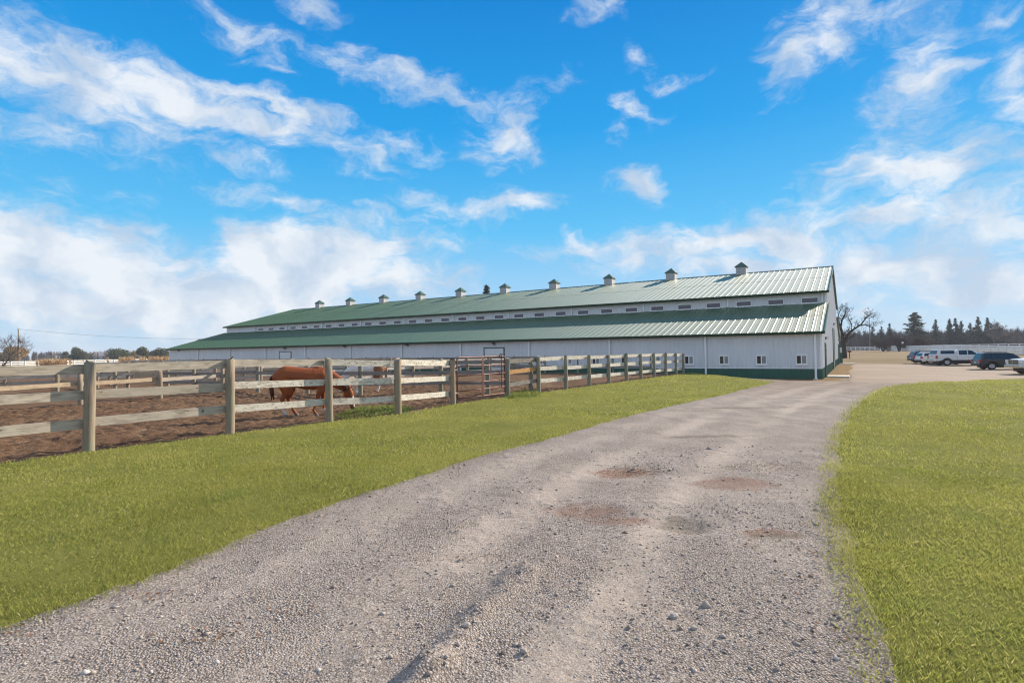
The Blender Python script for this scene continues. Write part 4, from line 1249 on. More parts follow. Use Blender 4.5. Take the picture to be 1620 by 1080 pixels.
def horse(name, label, coat, hair, loc, rz, scale, grazing=True, legs=None, poll=(1.18, .72)):
    S = [((-.60, 0, 1.08), .235, .88), ((-.46, 0, 1.125), .285, .90), ((-.20, 0, 1.085), .290, .88), ((.05, 0, 1.03), .315, .88), ((.25, 0, 1.02), .320, .84), ((.44, 0, 1.04), .295, .78), ((.58, 0, 1.04), .225, .80)]
    W = [((.18, 0, 1.24), .10, .8), ((.38, 0, 1.27), .115, .75), ((.56, 0, 1.20), .12, .75)]
    px, pz = poll
    N = [((.50, 0, 1.10), .25, .60), ((.70, 0, .5 * (1.10 + pz) + .12), .225, .55), ((.92, 0, .5 * (1.0 + pz) + .04), .190, .52), ((px - .05, 0, pz + .03), .145, .56)]
    H = [((px - .02, 0, pz), .125, .70), ((px + .03, 0, pz - .15), .132, .70), ((px + .085, 0, pz - .33), .094, .74), ((px + .115, 0, pz - .47), .076, .85), ((px + .12, 0, pz - .53), .070, .92)]
    chains = [S, W, N, H]
    # cheek and ears
    chains.append([((px + .0, 0, pz - .13), .12, .62), ((px - .035, 0, pz - .18), .10, .55)])
    for sy in (-1, 1):
        chains.append([((px + .0, sy * .055, pz + .08), .034, .7), ((px + .06, sy * .085, pz + .13), .030, .55), ((px + .12, sy * .095, pz + .155), .012, .6)])
        chains.append([((-.50, sy * .10, 1.02), .24, .62), ((-.43, sy * .13, .80), .185, .60), ((-.40, sy * .13, .68), .13, .65)])
        chains.append([((.47, sy * .12, 1.02), .20, .55), ((.49, sy * .13, .82), .14, .62), ((.47, sy * .13, .70), .105, .68)])
    hl, fl = legs or (((-.50, -.13), (-.26, .13)), ((.28, -.13), (.55, .13)))
    for (fx, sy) in hl:
        hx = -.56 + (fx + .50) * .55
        chains.append([((-.42 + (fx + .5) * .3, sy, .74), .135, .66), ((hx + .07, sy, .60), .085, .72), ((hx, sy, .50), .068, .75), ((hx + .03, sy, .40), .048, .85), ((fx - .035, sy, .17), .040, .9), ((fx - .01, sy, .125), .050, .92), ((fx + .03, sy, .065), .044, .95), ((fx + .05, sy, .03), .060, .9), ((fx + .06, sy, .012), .066, .9)])
    for (fx, sy) in fl:
        kx = .46 + (fx - .46) * .45
        chains.append([((.47, sy, .74), .105, .68), ((kx, sy, .56), .070, .78), ((kx, sy, .42), .056, .9), ((kx + (fx - kx) * .3, sy, .36), .045, .9), ((fx - .03, sy, .16), .038, .9), ((fx - .005, sy, .12), .046, .92), ((fx + .03, sy, .065), .042, .95), ((fx + .05, sy, .03), .060, .9), ((fx + .055, sy, .012), .066, .9)])
    body = blobs_to_mesh(name, chains, coat, .018, 11)
    body.location = loc; body.rotation_euler = (0, 0, rz); body.scale = (scale,) * 3
    tag(body, label, 'horse')
    # tail: bundle of tapering locks
    q = random.Random(4); mb = MB()
    for k in range(16):
        y = q.uniform(-.045, .045); x = q.uniform(-.03, .03); l = q.uniform(.48, .70)
        mb.tube([(-.80, y * .3, 1.14), (-.855 + x * .4, y * .7, 1.06), (-.85 + x, y, .86), (-.82 + x, y * 1.3, .66), (-.80 + x * 1.4, y * 1.2, 1.14 - l)], [.018, .028, .032, .028, .006], 6)
    mb.build('tail', hair, body, smooth=True)
    mb = MB()
    for k in range(34):
        f = k / 33; bx = .50 + (px - .06 - .50) * f
        top = 1.30 + (pz + .13 - 1.30) * (f ** .92) + .03 * math.sin(f * math.pi)
        y = -.03
        mb.tube([(bx, .01, top + .015), (bx + .02, y - .05, top - .02), (bx + .01 + q.uniform(-.02, .02), y - .085, top - .11), (bx + q.uniform(-.03, .02), y - .10, top - q.uniform(.15, .22))], [.022, .028, .024, .005], 5)
    for k in range(6):
        mb.tube([(px + .02, q.uniform(-.03, .03), pz + .09), (px + .10, q.uniform(-.03, .03), pz + .05), (px + .13, q.uniform(-.03, .03), pz - .06)], [.02, .016, .004], 5)
    mb.build('mane', hair, body, smooth=True)
    for sy in (-1, 1):
        MB().tube([(px + .045, sy * .082, pz - .11), (px + .052, sy * .084, pz - .115)], [.020, .016], 8).build('eye', 'dark_fixture', body)
    return body, (px, pz)


def px_depth(px, py, dz=-.05):
    g = ground(px, py, dz); return g
hg = px_depth(481, 657)
hz = float(T(*hg)) - .055
ch, (hpx, hpz) = horse('horse', 'chestnut horse grazing behind the front board fence with its head down', 'chestnut_coat', 'chestnut_hair', (hg[0], hg[1], hz), R(17), 1.0)
# leather halter on the chestnut horse
mb = MB()
a = np.linspace(0, 2 * math.pi, 15)
mb.tube([(hpx + .088 + .095 * math.cos(q), .070 * math.sin(q), hpz - .345 + .025 * math.cos(q)) for q in a], .014, 5)
mb.tube([(hpx - .005 + .135 * math.cos(q), .092 * math.sin(q), hpz + .0 + .06 * math.cos(q)) for q in a], .013, 5)
for sy in (-1, 1):
    mb.tube([(hpx + .03, sy * .088, hpz + .02), (hpx + .04, sy * .094, hpz - .15), (hpx + .085, sy * .073, hpz - .34)], .012, 5)
mb.build('halter', 'halter', ch)
pg_ = px_depth(583, 620)
horse('horse', 'white and brown pinto horse standing further back near the barn fence', 'pinto_coat', 'pinto_hair', (pg_[0] - .1, pg_[1] + .3, float(T(*pg_)) - .06), R(180 + 28), .98, legs=(((-.52, -.13), (-.44, .13)), ((.42, -.13), (.50, .13))), poll=(1.10, .62))

# ------------------------------------------------------------------ vehicles
def lathe(mb, prof, n=24, axis='y', c=(0, 0, 0)):
    """revolve (radius, offset) profile about the y axis"""
    b = len(mb.v); k = len(prof)
    for i in range(n):
        a = 2 * math.pi * i / n
        for (r_, o_) in prof:
            mb.v.append((c[0] + r_ * math.cos(a), c[1] + o_, c[2] + r_ * math.sin(a)))
    for i in range(n):
        j = (i + 1) % n
        for q in range(k - 1):
            mb.f.append((b + i * k + q, b + i * k + q + 1, b + j * k + q + 1, b + j * k + q))
    return mb


def wheel(root, x, y, r, side):
    w = .11
    t = lathe(MB(), [(r * .60, -w), (r * .9, -w), (r, -w * .7), (r, w * .7), (r * .9, w), (r * .60, w)]).build('wheel', 'tyre', root, smooth=True, loc=(x, y, r))
    mb = lathe(MB(), [(r * .61, side * w * .95), (r * .55, side * w * .8), (r * .53, side * w * .35), (.001, side * w * .30)])
    for k in range(5):
        a = 2 * math.pi * k / 5 + .3
        M = Matrix.Rotation(-a, 3, 'Y')
        mb.box(M @ Vector((r * .30, side * w * .62, 0)), (r * .50, w * .4, r * .17), rot=M)
    lathe(mb, [(r * .15, side * w * .4), (r * .13, side * w * .95), (.001, side * w * .98)], 10)
    mb.build('rim', 'rim', t)


def arch(cx, r, n=9):
    return [(cx + r * math.cos(a), r * math.sin(a)) for a in np.linspace(math.pi, 0, n)]


def vehicle(name, label, paint_, loc, rz, outline, wheels, wr, width, cabin, glass, parts_=(), nose='plain', clad=None):
    """outline: body side from rear bottom over the top to front bottom (x forward, z up); cabin: (x, z) greenhouse outline; glass: list of side windows"""
    root = empty(name, loc, rz); tag(root, label, 'car' if 'pickup' not in name else 'pickup truck')
    hw = width / 2
    bottom = []
    for wx in sorted(wheels, reverse=True):       # front to rear along the bottom edge
        pts = [(wx - wr * 1.22 * math.cos(a), wr + wr * 1.22 * math.sin(a)) for a in np.linspace(math.pi + .25, -.25, 11)]
        bottom += [p for p in pts if p[1] > outline[0][1] - .001]
    poly = [(x, -hw, z) for x, z in outline] + [(x, -hw, z) for x, z in bottom]
    body = MB().extrude(poly, (0, width, 0)).build('body', paint_, root, bevel=.055, seg=3)
    zb = min(z for x, z in cabin); zt = max(z for x, z in cabin)
    def yy(z): return (hw - .04) - (.19) * (z - zb) / (zt - zb)
    mb = MB(); n = len(cabin)
    mb.v = [(x, -yy(z), z) for x, z in cabin] + [(x, yy(z), z) for x, z in cabin]
    mb.f = [tuple(range(n)), tuple(range(2 * n - 1, n - 1, -1))] + [(i, (i + 1) % n, n + (i + 1) % n, n + i) for i in range(n)]
    mb.build('cabin', paint_, root, bevel=.05, seg=3)
    for g in glass:
        for sy in (-1, 1):
            pts = [(x, sy * (yy(z) + .006), z) for x, z in g]
            MB().extrude(pts, (0, sy * .008, 0)).build('side_window', 'car_glass', root)
    for wx in wheels:
        for sy in (-1, 1):
            wheel(root, wx, sy * (hw - .13), wr, sy)
    MB().bb(min(x for x, z in outline) + .35, max(x for x, z in outline) - .35, -hw + .28, hw - .28, .20, .62).build('underbody', 'plastic_black', root)
    for p in parts_:
        nm, mt, fn = p[:3]
        mb = MB(); fn(mb, hw, yy)
        for piece in mb.pieces():
            piece.build(nm, mt, root, bevel=(p[3] if len(p) > 3 else 0.0))
    return root


def face_quad(mb, x0, z0, x1, z1, y0, y1, off=.012):
    """glass lying on a sloping front or rear face"""
    v = Vector((x1 - x0, 0, z1 - z0)).normalized(); nrm = Vector((v.z, 0, -v.x)) * off
    mb.extrude([(x0 + nrm.x, -y0, z0 + nrm.z), (x0 + nrm.x, y0, z0 + nrm.z), (x1 + nrm.x, y1, z1 + nrm.z), (x1 + nrm.x, -y1, z1 + nrm.z)], tuple(nrm * .6))


def handles(xs, z):
    def f(mb, hw, yy):
        for x in xs:
            for sy in (-1, 1): mb.box((x, sy * (hw + .012), z), (.20, .03, .035))
    return f
def boxes(*bs):
    def f(mb, hw, yy):
        for c, s in bs: mb.box(c, s)
    return f
def sides(*bs):
    def f(mb, hw, yy):
        for (x, dy, z), s in bs:
            for sy in (-1, 1): mb.box((x, sy * (hw + dy), z), s)
    return f


def suv(name, label, paint_, loc, rz, L=4.75, H=1.76, W=1.86, wr=.36, roof_rack=True, wagon=False):
    h = L / 2; belt = 1.06 if not wagon else 1.0
    outline = [(-h + .05, .42), (-h, .62), (-h + .02, belt), (h - 1.35, belt + .01), (h - .35, belt - .10), (h - .02, belt - .28), (h, .55), (h - .08, .36), (-h + .18, .36)]
    outline = [(-h + .18, .36), (-h, .50), (-h + .01, .80), (-h + .06, belt), (h - 1.30, belt + .02), (h - .40, belt - .07), (h - .06, belt - .22), (h, .62), (h - .06, .36)]
    cab = [(-h + .08, belt - .03), (-h + .30, H - .10), (-h + .55, H), (h - 2.45, H - .01), (h - 2.15, H - .06), (h - 1.28, belt - .03)]
    w3 = [(-h + .30, belt + .05), (-h + .42, H - .16), (-h + 1.02, H - .11), (-h + 1.02, belt + .05)]
    w2 = [(-h + 1.10, belt + .05), (-h + 1.10, H - .11), (-h + 1.98, H - .10), (-h + 1.98, belt + .05)]
    w1 = [(-h + 2.06, belt + .05), (-h + 2.06, H - .10), (h - 2.26, H - .13), (h - 1.52, belt + .05)]
    P = [('rear_window', 'car_glass', lambda mb, hw, yy: face_quad(mb, -h + .285, H - .14, -h + .115, belt + .04, yy(H - .14) - .12, hw - .24)),
         ('windscreen', 'car_glass', lambda mb, hw, yy: face_quad(mb, h - 1.36, belt + .02, h - 2.10, H - .08, hw - .16, yy(H) - .10)),
         ('rear_bumper', 'plastic_black' if not wagon else paint_, boxes(((-h + .03, 0, .50), (.16, W - .06, .22))), .04),
         ('front_bumper', 'plastic_black', boxes(((h - .05, 0, .48), (.16, W - .10, .20))), .04),
         ('tail_lamp', 'tail_lamp', lambda mb, hw, yy: [mb.box((-h + .06, s * (hw - .10), .90), (.20, .22, .26)) for s in (-1, 1)], .02),
         ('headlamp', 'head_lamp', lambda mb, hw, yy: [mb.box((h - .13, s * (hw - .20), .80), (.22, .34, .15)) for s in (-1, 1)], .03),
         ('door_handle', paint_, handles((-.30, .75), belt - .12)),
         ('mirror', paint_, sides(((h - 1.75, .09, belt + .10), (.16, .16, .14))), .03),
         ('licence_plate', 'plate', boxes(((-h - .005, 0, .72), (.03, .36, .13)))),
         ('door_seam', 'plastic_black', sides(((-h + 2.02, .001, .76), (.012, .004, .56)), ((-h + 1.06, .001, .80), (.012, .004, .40)), ((h - 1.32, .001, .74), (.012, .004, .56)))),
         ('sill', 'plastic_black', sides(((0.05, -.02, .38), (1.9, .08, .10))), .02)]
    if roof_rack:
        def rack(mb, hw, yy):
            for s in (-1, 1):
                mb.tube([(-h + .75, s * (hw - .32), H), (-h + .85, s * (hw - .32), H + .06), (h - 2.6, s * (hw - .32), H + .05), (h - 2.5, s * (hw - .32), H - .01)], .022, 6)
            mb.box((-h + 1.1, 0, H + .06), (.05, W - .66, .03)); mb.box((h - 2.9, 0, H + .055), (.05, W - .66, .03))
        P.append(('roof_rack', 'plastic_black', rack))
    return vehicle(name, label, paint_, loc, rz, outline, (-h + .92, h - .92), wr, W, cab, (w3, w2, w1), P)


def pickup(name, label, paint_, loc, rz, cap=True, L=5.8, H=1.93, W=2.0, wr=.40):
    h = L / 2; belt = 1.16
    outline = [(-h + .10, .50), (-h, .60), (-h, belt + .10), (h - 1.55, belt + .08), (h - .40, belt + .0), (h - .04, belt - .14), (h, .66), (h - .05, .46)]
    cab = [(-h + 1.98, belt), (-h + 2.06, H - .10), (-h + 2.25, H), (h - 2.45, H - .01), (h - 2.20, H - .07), (h - 1.50, belt + .02)]
    w2 = [(-h + 2.22, belt + .13), (-h + 2.25, H - .14), (-h + 3.02, H - .12), (-h + 3.02, belt + .13)]
    w1 = [(-h + 3.10, belt + .13), (-h + 3.10, H - .12), (h - 2.30, H - .15), (h - 1.72, belt + .13)]
    P = [('windscreen', 'car_glass', lambda mb, hw, yy: face_quad(mb, h - 1.58, belt + .10, h - 2.16, H - .09, hw - .18, yy(H) - .08)),
         ('rear_bumper', 'chrome', boxes(((-h - .07, 0, .60), (.18, W - .08, .20))), .03),
         ('front_bumper', 'chrome', boxes(((h + .05, 0, .60), (.18, W - .04, .24))), .04),
         ('grille', 'plastic_black', boxes(((h - .01, 0, .93), (.06, 1.16, .32)))),
         ('grille_bar', 'chrome', boxes(((h + .03, 0, .94), (.05, 1.20, .05)), ((h + .025, 0, 1.09), (.05, 1.24, .04)), ((h + .025, 0, .78), (.05, 1.24, .04)), ((h + .03, 0, .94), (.045, .06, .32)))),
         ('tail_lamp', 'tail_lamp', lambda mb, hw, yy: [mb.box((-h + .05, s * (hw - .07), 1.02), (.18, .18, .36)) for s in (-1, 1)], .02),
         ('headlamp', 'head_lamp', lambda mb, hw, yy: [mb.box((h - .08, s * (hw - .19), .95), (.24, .40, .28)) for s in (-1, 1)], .04),
         ('door_handle', 'chrome' if not cap else paint_, handles((-.10, .95), belt - .02)),
         ('mirror', 'plastic_black' if not cap else paint_, sides(((h - 1.95, .14, belt + .20), (.16, .24, .24))), .03),
         ('licence_plate', 'plate', boxes(((-h - .17, 0, .62), (.03, .34, .14)))),
         ('tailgate_seam', 'plastic_black', lambda mb, hw, yy: [mb.box((-h - .002, 0, .74), (.008, W - .34, .016)), mb.box((-h - .002, 0, 1.12), (.012, .28, .07))]),
         ('door_seam', 'plastic_black', sides(((-h + 2.02, .001, .85), (.014, .004, .62)), ((-h + 3.06, .001, .85), (.014, .004, .62)), ((h - 1.62, .001, .85), (.014, .004, .62)))),
         ('fender_flare', 'plastic_black', lambda mb, hw, yy: [mb.tube([(wx - wr * 1.24 * math.cos(a), s * (hw + .004), wr + wr * 1.24 * math.sin(a)) for a in np.linspace(0, math.pi, 13)], .022, 6) for wx in (-h + 1.05, h - .98) for s in (-1, 1)]),
         ('running_board', 'plastic_black', sides(((.35, -.02, .46), (2.2, .14, .06))), .015)]
    root = vehicle(name, label, paint_, loc, rz, outline, (-h + 1.05, h - .98), wr, W, cab, (w2, w1), P)
    if cap:
        c = [(-h + .06, belt + .08), (-h + .26, H - .03), (-h + .40, H), (-h + 1.94, H - .005), (-h + 1.94, belt + .08)]
        hw = W / 2; zb, zt = belt + .08, H
        def y2(z): return (hw - .05) - .17 * (z - zb) / (zt - zb)
        mb = MB(); n = len(c)
        mb.v = [(x, -y2(z), z) for x, z in c] + [(x, y2(z), z) for x, z in c]
        mb.f = [tuple(range(n)), tuple(range(2 * n - 1, n - 1, -1))] + [(i, (i + 1) % n, n + (i + 1) % n, n + i) for i in range(n)]
        top = mb.build('bed_cap', paint_, root, bevel=.045, seg=3)
        for sy in (-1, 1):
            g = [(-h + .44, belt + .24), (-h + .50, H - .15), (-h + 1.80, H - .15), (-h + 1.80, belt + .24)]
            MB().extrude([(x, sy * (y2(z) + .006), z) for x, z in g], (0, sy * .008, 0)).build('side_window', 'car_glass', top)
        m2 = MB(); face_quad(m2, -h + .235, H - .12, -h + .10, belt + .22, .72, .80, .014); m2.build('rear_window', 'car_glass', top)
    return root


def veh(px, py, head_az):
    g = ground(px, py); z = float(T(*g)) + .012
    return (g[0], g[1], z), R(90) - head_az
def heading(deg): return R(deg)
# the foot of the near rear wheel is what the picture fixes; shift from there to the middle of the car
def place(fn, px, py, az_deg, wx, wy, *a, squash=1.0, **k):
    g = ground(px, py); rz = R(90 - az_deg)
    c, s = math.cos(rz), math.sin(rz)
    x = g[0] - (wx * c - wy * s); y = g[1] - (wx * s + wy * c)
    o = fn(*a, (x, y, float(T(x, y)) + .012), rz, **k)
    o.scale = (1, 1, squash)
    return o
place(suv, 1458.5, 574.5, 104, -1.45, -.80, 'parked_car', 'dark navy estate car parked furthest left with roof rails', 'paint_navy', L=4.75, H=1.66, squash=.90)
place(suv, 1471, 576.3, 104, -1.35, -.80, 'parked_car', 'white hatchback squeezed between the navy car and the white pickup', 'paint_white', L=4.5, H=1.62, roof_rack=False, squash=.90)
place(pickup, 1498, 578.2, 104, -1.85, -.87, 'pickup_truck', 'white pickup truck with a windowed bed cap parked in the middle', 'paint_white', squash=.93)
place(suv, 1568, 584.5, 109, -1.46, -.80, 'parked_car', 'charcoal sport utility vehicle parked right of the white pickup', 'paint_charcoal', L=4.7, H=1.78, wr=.38, squash=.88)
place(pickup, 1640, 592.5, 284, 1.92, .87, 'pickup_truck', 'silver pickup truck with chrome grille cut off by the right edge', 'paint_silver', cap=False)

# ------------------------------------------------------------------ trees
def bare_tree(name, label, loc, height, seed, spread=.6, trunk_r=.22, mat='bark_dark', levels=5, lean=(0, 0), kids=(3, 4), first=.28, group=None, droop=0.0, stems=1, twigmat='twig', twigs=True, minr=.008, limbs=None):
    q = random.Random(seed); tb, cbm = MB(), MB()
    def grow(p, d, L, r, lv):
        n = 4; pts = [p]; rad = [r]; cur = Vector(p); dd = Vector(d)
        for i in range(n):
            dd = (dd + Vector((q.uniform(-1, 1), q.uniform(-1, 1), q.uniform(-.6, .8) - droop * lv * .2)) * (.13 + .05 * lv)).normalized()
            cur = cur + dd * (L / n); pts.append(tuple(cur)); rad.append(max(minr, r * (1 - .42 * (i + 1) / n)))
        (tb if lv < 2 else cbm).tube(pts, rad, 8 if lv == 0 else (6 if lv == 1 else (4 if lv < 4 else 3)), cap=lv < 2)
        if lv >= levels: return
        nk = q.randint(*kids) + (1 if lv >= 2 else 0)
        for k in range(nk):
            f = 1.0 if k == 0 else q.uniform(.35, .98)
            i = min(n - 1, int(f * n)); u = f * n - i
            bp = Vector(pts[i]).lerp(Vector(pts[i + 1]), u) if i < n else Vector(pts[-1])
            side = Vector((q.uniform(-1, 1), q.uniform(-1, 1), q.uniform(-.25, .55))).normalized()
            nd = (dd * (1 - spread * (.5 if k == 0 else 1)) + side * spread * (.6 if k == 0 else 1.1)).normalized()
            grow(tuple(bp), nd, L * q.uniform(.58, .82), rad[min(n, i + 1)] * (.82 if k == 0 else q.uniform(.5, .7)), lv + 1)
    root = empty(name, loc); tag(root, label, 'tree', group)
    for (pts_, r0, r1) in (limbs or ()):
        n_ = len(pts_); tb.tube(pts_, [r0 + (r1 - r0) * i / (n_ - 1) for i in range(n_)], 8)
        for i in range(1, n_):
            dd0 = (Vector(pts_[i]) - Vector(pts_[i - 1])).normalized(); rr0 = r0 + (r1 - r0) * i / (n_ - 1)
            if pts_[i][2] < height * .28: continue
            for k in range(3 if i < n_ - 1 else 4):
                sd_ = Vector((q.uniform(-1, 1), q.uniform(-1, 1), q.uniform(-.2, .8))).normalized()
                bp_ = Vector(pts_[i]).lerp(Vector(pts_[i - 1]), q.uniform(0, .8) if k else 0)
                grow(tuple(bp_), (dd0 * .55 + sd_ * .75).normalized(), height * q.uniform(.055, .105), rr0 * q.uniform(.35, .5), 3)
    for s in range(0 if limbs else stems):
        a = 2 * math.pi * s / max(1, stems) + q.uniform(-.4, .4)
        dv = Vector((lean[0], lean[1], 1)) if stems == 1 else Vector((math.cos(a) * .55 + lean[0], math.sin(a) * .55 + lean[1], 1))
        grow((0.05 * s * math.cos(a), .05 * s * math.sin(a), -.15), dv.normalized(), height * first, trunk_r / math.sqrt(stems), 0)
    tb.build('trunk', mat, root, smooth=True)
    cbm.build('crown', twigmat if twigs else mat, root)
    return root


def leaf_cloud(centers, radii, n, size, seed, flat=.6, tri=True):
    """loose leaf faces filling a set of lobes"""
    g = np.random.default_rng(seed)
    C = np.array(centers, float); Rr = np.array(radii, float)
    if Rr.ndim == 1: Rr = np.stack([Rr, Rr, Rr], -1)
    w = Rr.prod(1); idx = g.choice(len(C), n, p=w / w.sum())
    d = g.normal(size=(n, 3)); d /= np.linalg.norm(d, axis=1)[:, None]
    rad = g.random(n) ** .42
    P = C[idx] + d * rad[:, None] * Rr[idx]
    a = g.normal(size=(n, 3)); a[:, 2] *= flat; a /= np.linalg.norm(a, axis=1)[:, None]
    b = g.normal(size=(n, 3)); b -= (b * a).sum(1)[:, None] * a; b /= np.linalg.norm(b, axis=1)[:, None]
    s = size * g.uniform(.6, 1.4, n)[:, None]
    V = np.stack([P - a * s, P + b * s * .55, P + a * s, P - b * s * .55], 1).reshape(-1, 3)
    F = np.arange(n * 4).reshape(-1, 4)
    return V, F


def conifer(name, label, loc, h, w, seed, mat='pine_needle', group=None, ragged=.25, first=.12, rounded=False, n=2600):
    q = random.Random(seed); g = np.random.default_rng(seed)
    root = empty(name, loc); tag(root, label, 'tree', group)
    MB().tube([(0, 0, -.2), (q.uniform(-.05, .05), 0, h * .5), (q.uniform(-.1, .1), 0, h * .97)], [h * .022, h * .014, h * .003], 7).build('trunk', 'pine_bark', root, smooth=True)
    V, F, o = [], [], 0
    # whorls of drooping boughs carrying sprays of needles
    lv = int(h * 1.9); cnt = 0
    for i in range(lv):
        f = first + (1 - first) * i / lv
        if rounded: rad = w * .5 * math.sin(min(1.0, (1 - f) * 1.25 + .10) * math.pi * .5) * (1.0 if f > .35 else .75 + f * .7)
        else: rad = w * .5 * (1 - f) ** .85 + .12
        k = q.randint(5, 7)
        for b in range(k):
            a = q.uniform(0, 6.28); r = rad * q.uniform(1 - ragged * 1.6, 1 + ragged * .6)
            z0 = h * f; m_ = max(6, int(r * n / (w * lv * 2.0)))
            t = g.random(m_) ** .7
            ang = a + g.normal(0, .16, m_) * (1.2 - .5 * t)
            x = np.cos(ang) * r * t; y = np.sin(ang) * r * t
            z = z0 + (-.22 * r * t + (.30 * r * t ** 2.6 if not rounded else .28 * r * t)) + g.normal(0, .07 * h / 12, m_)
            P = np.stack([x, y, z], -1)
            dirv = np.stack([np.cos(ang), np.sin(ang), g.uniform(-.5, .35, m_)], -1) + g.normal(0, .45, (m_, 3)); dirv /= np.linalg.norm(dirv, axis=1)[:, None]
            sd = np.cross(dirv, g.normal(size=(m_, 3))); sd /= np.linalg.norm(sd, axis=1)[:, None] + 1e-9
            s = (h / 12) * g.uniform(.20, .50, m_)[:, None]
            V.append(np.stack([P - dirv * s, P + sd * s * .30, P + dirv * s, P - sd * s * .30], 1).reshape(-1, 3)); F.append(np.arange(m_ * 4).reshape(-1, 4) + o); o += m_ * 4
    inst('crown', np_mesh('crown', np.concatenate(V), np.concatenate(F), mat), root)
    return root


def leafy_tree(name, label, loc, h, w, seed, mat, lobes=9, n=4000, group=None, size=None, trunk=.25, low=.25, vary=.35):
    q = random.Random(seed); root = empty(name, loc); tag(root, label, 'tree', group)
    C, Rr = [], []
    for i in range(lobes):
        a = q.uniform(0, 6.28); rr = w * .5 * q.uniform(.0, .68); z = h * q.uniform(low + .12, .86)
        k = math.sin(math.pi * min(1, (z / h - low + .22) / (1.22 - low)))
        C.append((math.cos(a) * rr * k, math.sin(a) * rr * k, z)); s = w * q.uniform(.16, .28) * (1 - vary * .3)
        Rr.append((s, s, s * .78))
    mb = MB(); mb.tube([(0, 0, -.2), (q.uniform(-.1, .1) * w * .2, 0, h * low), (0, 0, h * .6)], [h * .03, h * .022, h * .008], 7)
    for c in C[:6]: mb.tube([(0, 0, h * low), (c[0] * .5, c[1] * .5, (h * low + c[2]) / 2), c], [h * .014, h * .009, h * .003], 5)
    mb.build('trunk', 'bark_dark', root, smooth=True)
    V, F = leaf_cloud(C, Rr, n, size or w * .030, seed)
    inst('crown', np_mesh('crown', V, F, mat), root)
    return root


def gp(px, py, Y):
    """a spot at distance Y in the direction of a picture column, on the ground"""
    p = at_depth(px, py, Y); return (p.x, p.y, float(T(p.x, p.y)))
# big leafless tree at the barn's far corner
bt = gp(1336.5, 565, 96)
def tp_(pts, yy=0.0):
    return [((x - 1336) / 9.17, yy * k / max(1, len(pts) - 1), (565 - y) / 9.17) for k, (x, y) in enumerate(pts)]
BIG = [(tp_([(1336, 567), (1335.5, 550), (1334, 535), (1333, 524)]), .50, .36), (tp_([(1333, 525), (1330, 508), (1334, 494), (1341, 484), (1344, 476)], .6), .33, .05),
       (tp_([(1331, 512), (1325, 500), (1322, 486), (1327, 474)], -.8), .20, .04), (tp_([(1335, 536), (1344, 520), (1353, 512), (1366, 504), (1376, 491), (1384, 484)], -1.0), .30, .05),
       (tp_([(1364, 505), (1374, 504), (1384, 509), (1395, 506)], -1.2), .13, .03), (tp_([(1350, 514), (1353, 503), (1348, 492), (1351, 484)], .8), .14, .03), (tp_([(1376, 491), (1386, 492), (1394, 489)], .4), .08, .02),
       (tp_([(1338, 532), (1352, 527), (1364, 520), (1372, 519)], 1.2), .14, .03)]
bt_o = bare_tree('bare_tree', 'big gnarled leafless tree just beyond the barn gable', bt, 10.6, 47, .62, .52, levels=5, kids=(2, 3), minr=.018, limbs=BIG)
bt_o.scale = (.80, .80, .86)
# dark twiggy crab apples on the rough grass
for (px, Y, h, s, lb) in ((1397, 165, 6.2, 51, 'low twiggy orchard tree standing nearest the big leafless tree'), (1423, 150, 6.6, 52, 'dark twiggy orchard tree with a forked trunk behind the navy car'), (1452, 152, 6.4, 53, 'dark twiggy orchard tree with a v-shaped trunk, right of its forked neighbour')):
    bare_tree('orchard_tree', lb, gp(px, 555, Y), h, s, .72, .26, levels=5, kids=(4, 5), first=.30, stems=2, droop=.3, group='twiggy orchard trees beyond the car park', minr=.018)
# evergreens in a row behind the white rails
conifer('pine_tree', 'tall broad pine with a rounded top, tallest of the evergreens', gp(1447.5, 548, 215), 14.6, 8.8, 61, rounded=True, n=5200, first=.18)
ROW = [(1395, 230, 10.0, 5.0, 'short dark evergreen nearest the big leafless tree'), (1408, 232, 11.3, 5.0, 'short dark evergreen left of the tall broad pine'), (1381, 236, 10.4, 6.0, 'bushy dark evergreen behind the thin pole'),
       (1481, 228, 12.5, 6, 'open narrow spruce just right of the tall broad pine'), (1503, 230, 12.7, 5, 'spruce with a sharp tip, left one of a close group of three'), (1512.5, 226, 12.8, 5.2, 'spruce with a sharp tip, middle one of a close group of three'), (1521.5, 229, 11.8, 4.8, 'spruce with a sharp tip, right one of a close group of three'),
       (1536, 232, 11, 5, 'low bushy spruce between the group of three and the far right spruces'), (1548.5, 227, 13.3, 6, 'tall layered spruce, first of the far right spruces'), (1563.5, 230, 13.1, 5.8, 'tall layered spruce, second of the far right spruces'), (1578.5, 233, 11.2, 5.4, 'spruce below the bare tree at the far right')]
for i, (px, Y, h, w_, lb) in enumerate(ROW):
    conifer('spruce_tree', lb, gp(px, 548, Y), h, w_, 70 + i, group='spruces behind the white rails', n=4600, ragged=.30)
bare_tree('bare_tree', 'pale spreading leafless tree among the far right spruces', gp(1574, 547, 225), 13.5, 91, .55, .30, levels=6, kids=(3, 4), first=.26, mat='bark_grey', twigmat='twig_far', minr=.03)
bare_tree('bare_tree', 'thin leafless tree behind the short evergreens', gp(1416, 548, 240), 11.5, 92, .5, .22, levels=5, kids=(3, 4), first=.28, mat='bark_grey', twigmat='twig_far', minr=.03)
bare_tree('bare_tree', 'slim leafless sapling at the far right beyond the spruces', gp(1607, 547, 225), 8.5, 93, .4, .16, levels=5, kids=(3, 4), first=.3, mat='bark_grey', twigmat='twig_far', minr=.03)
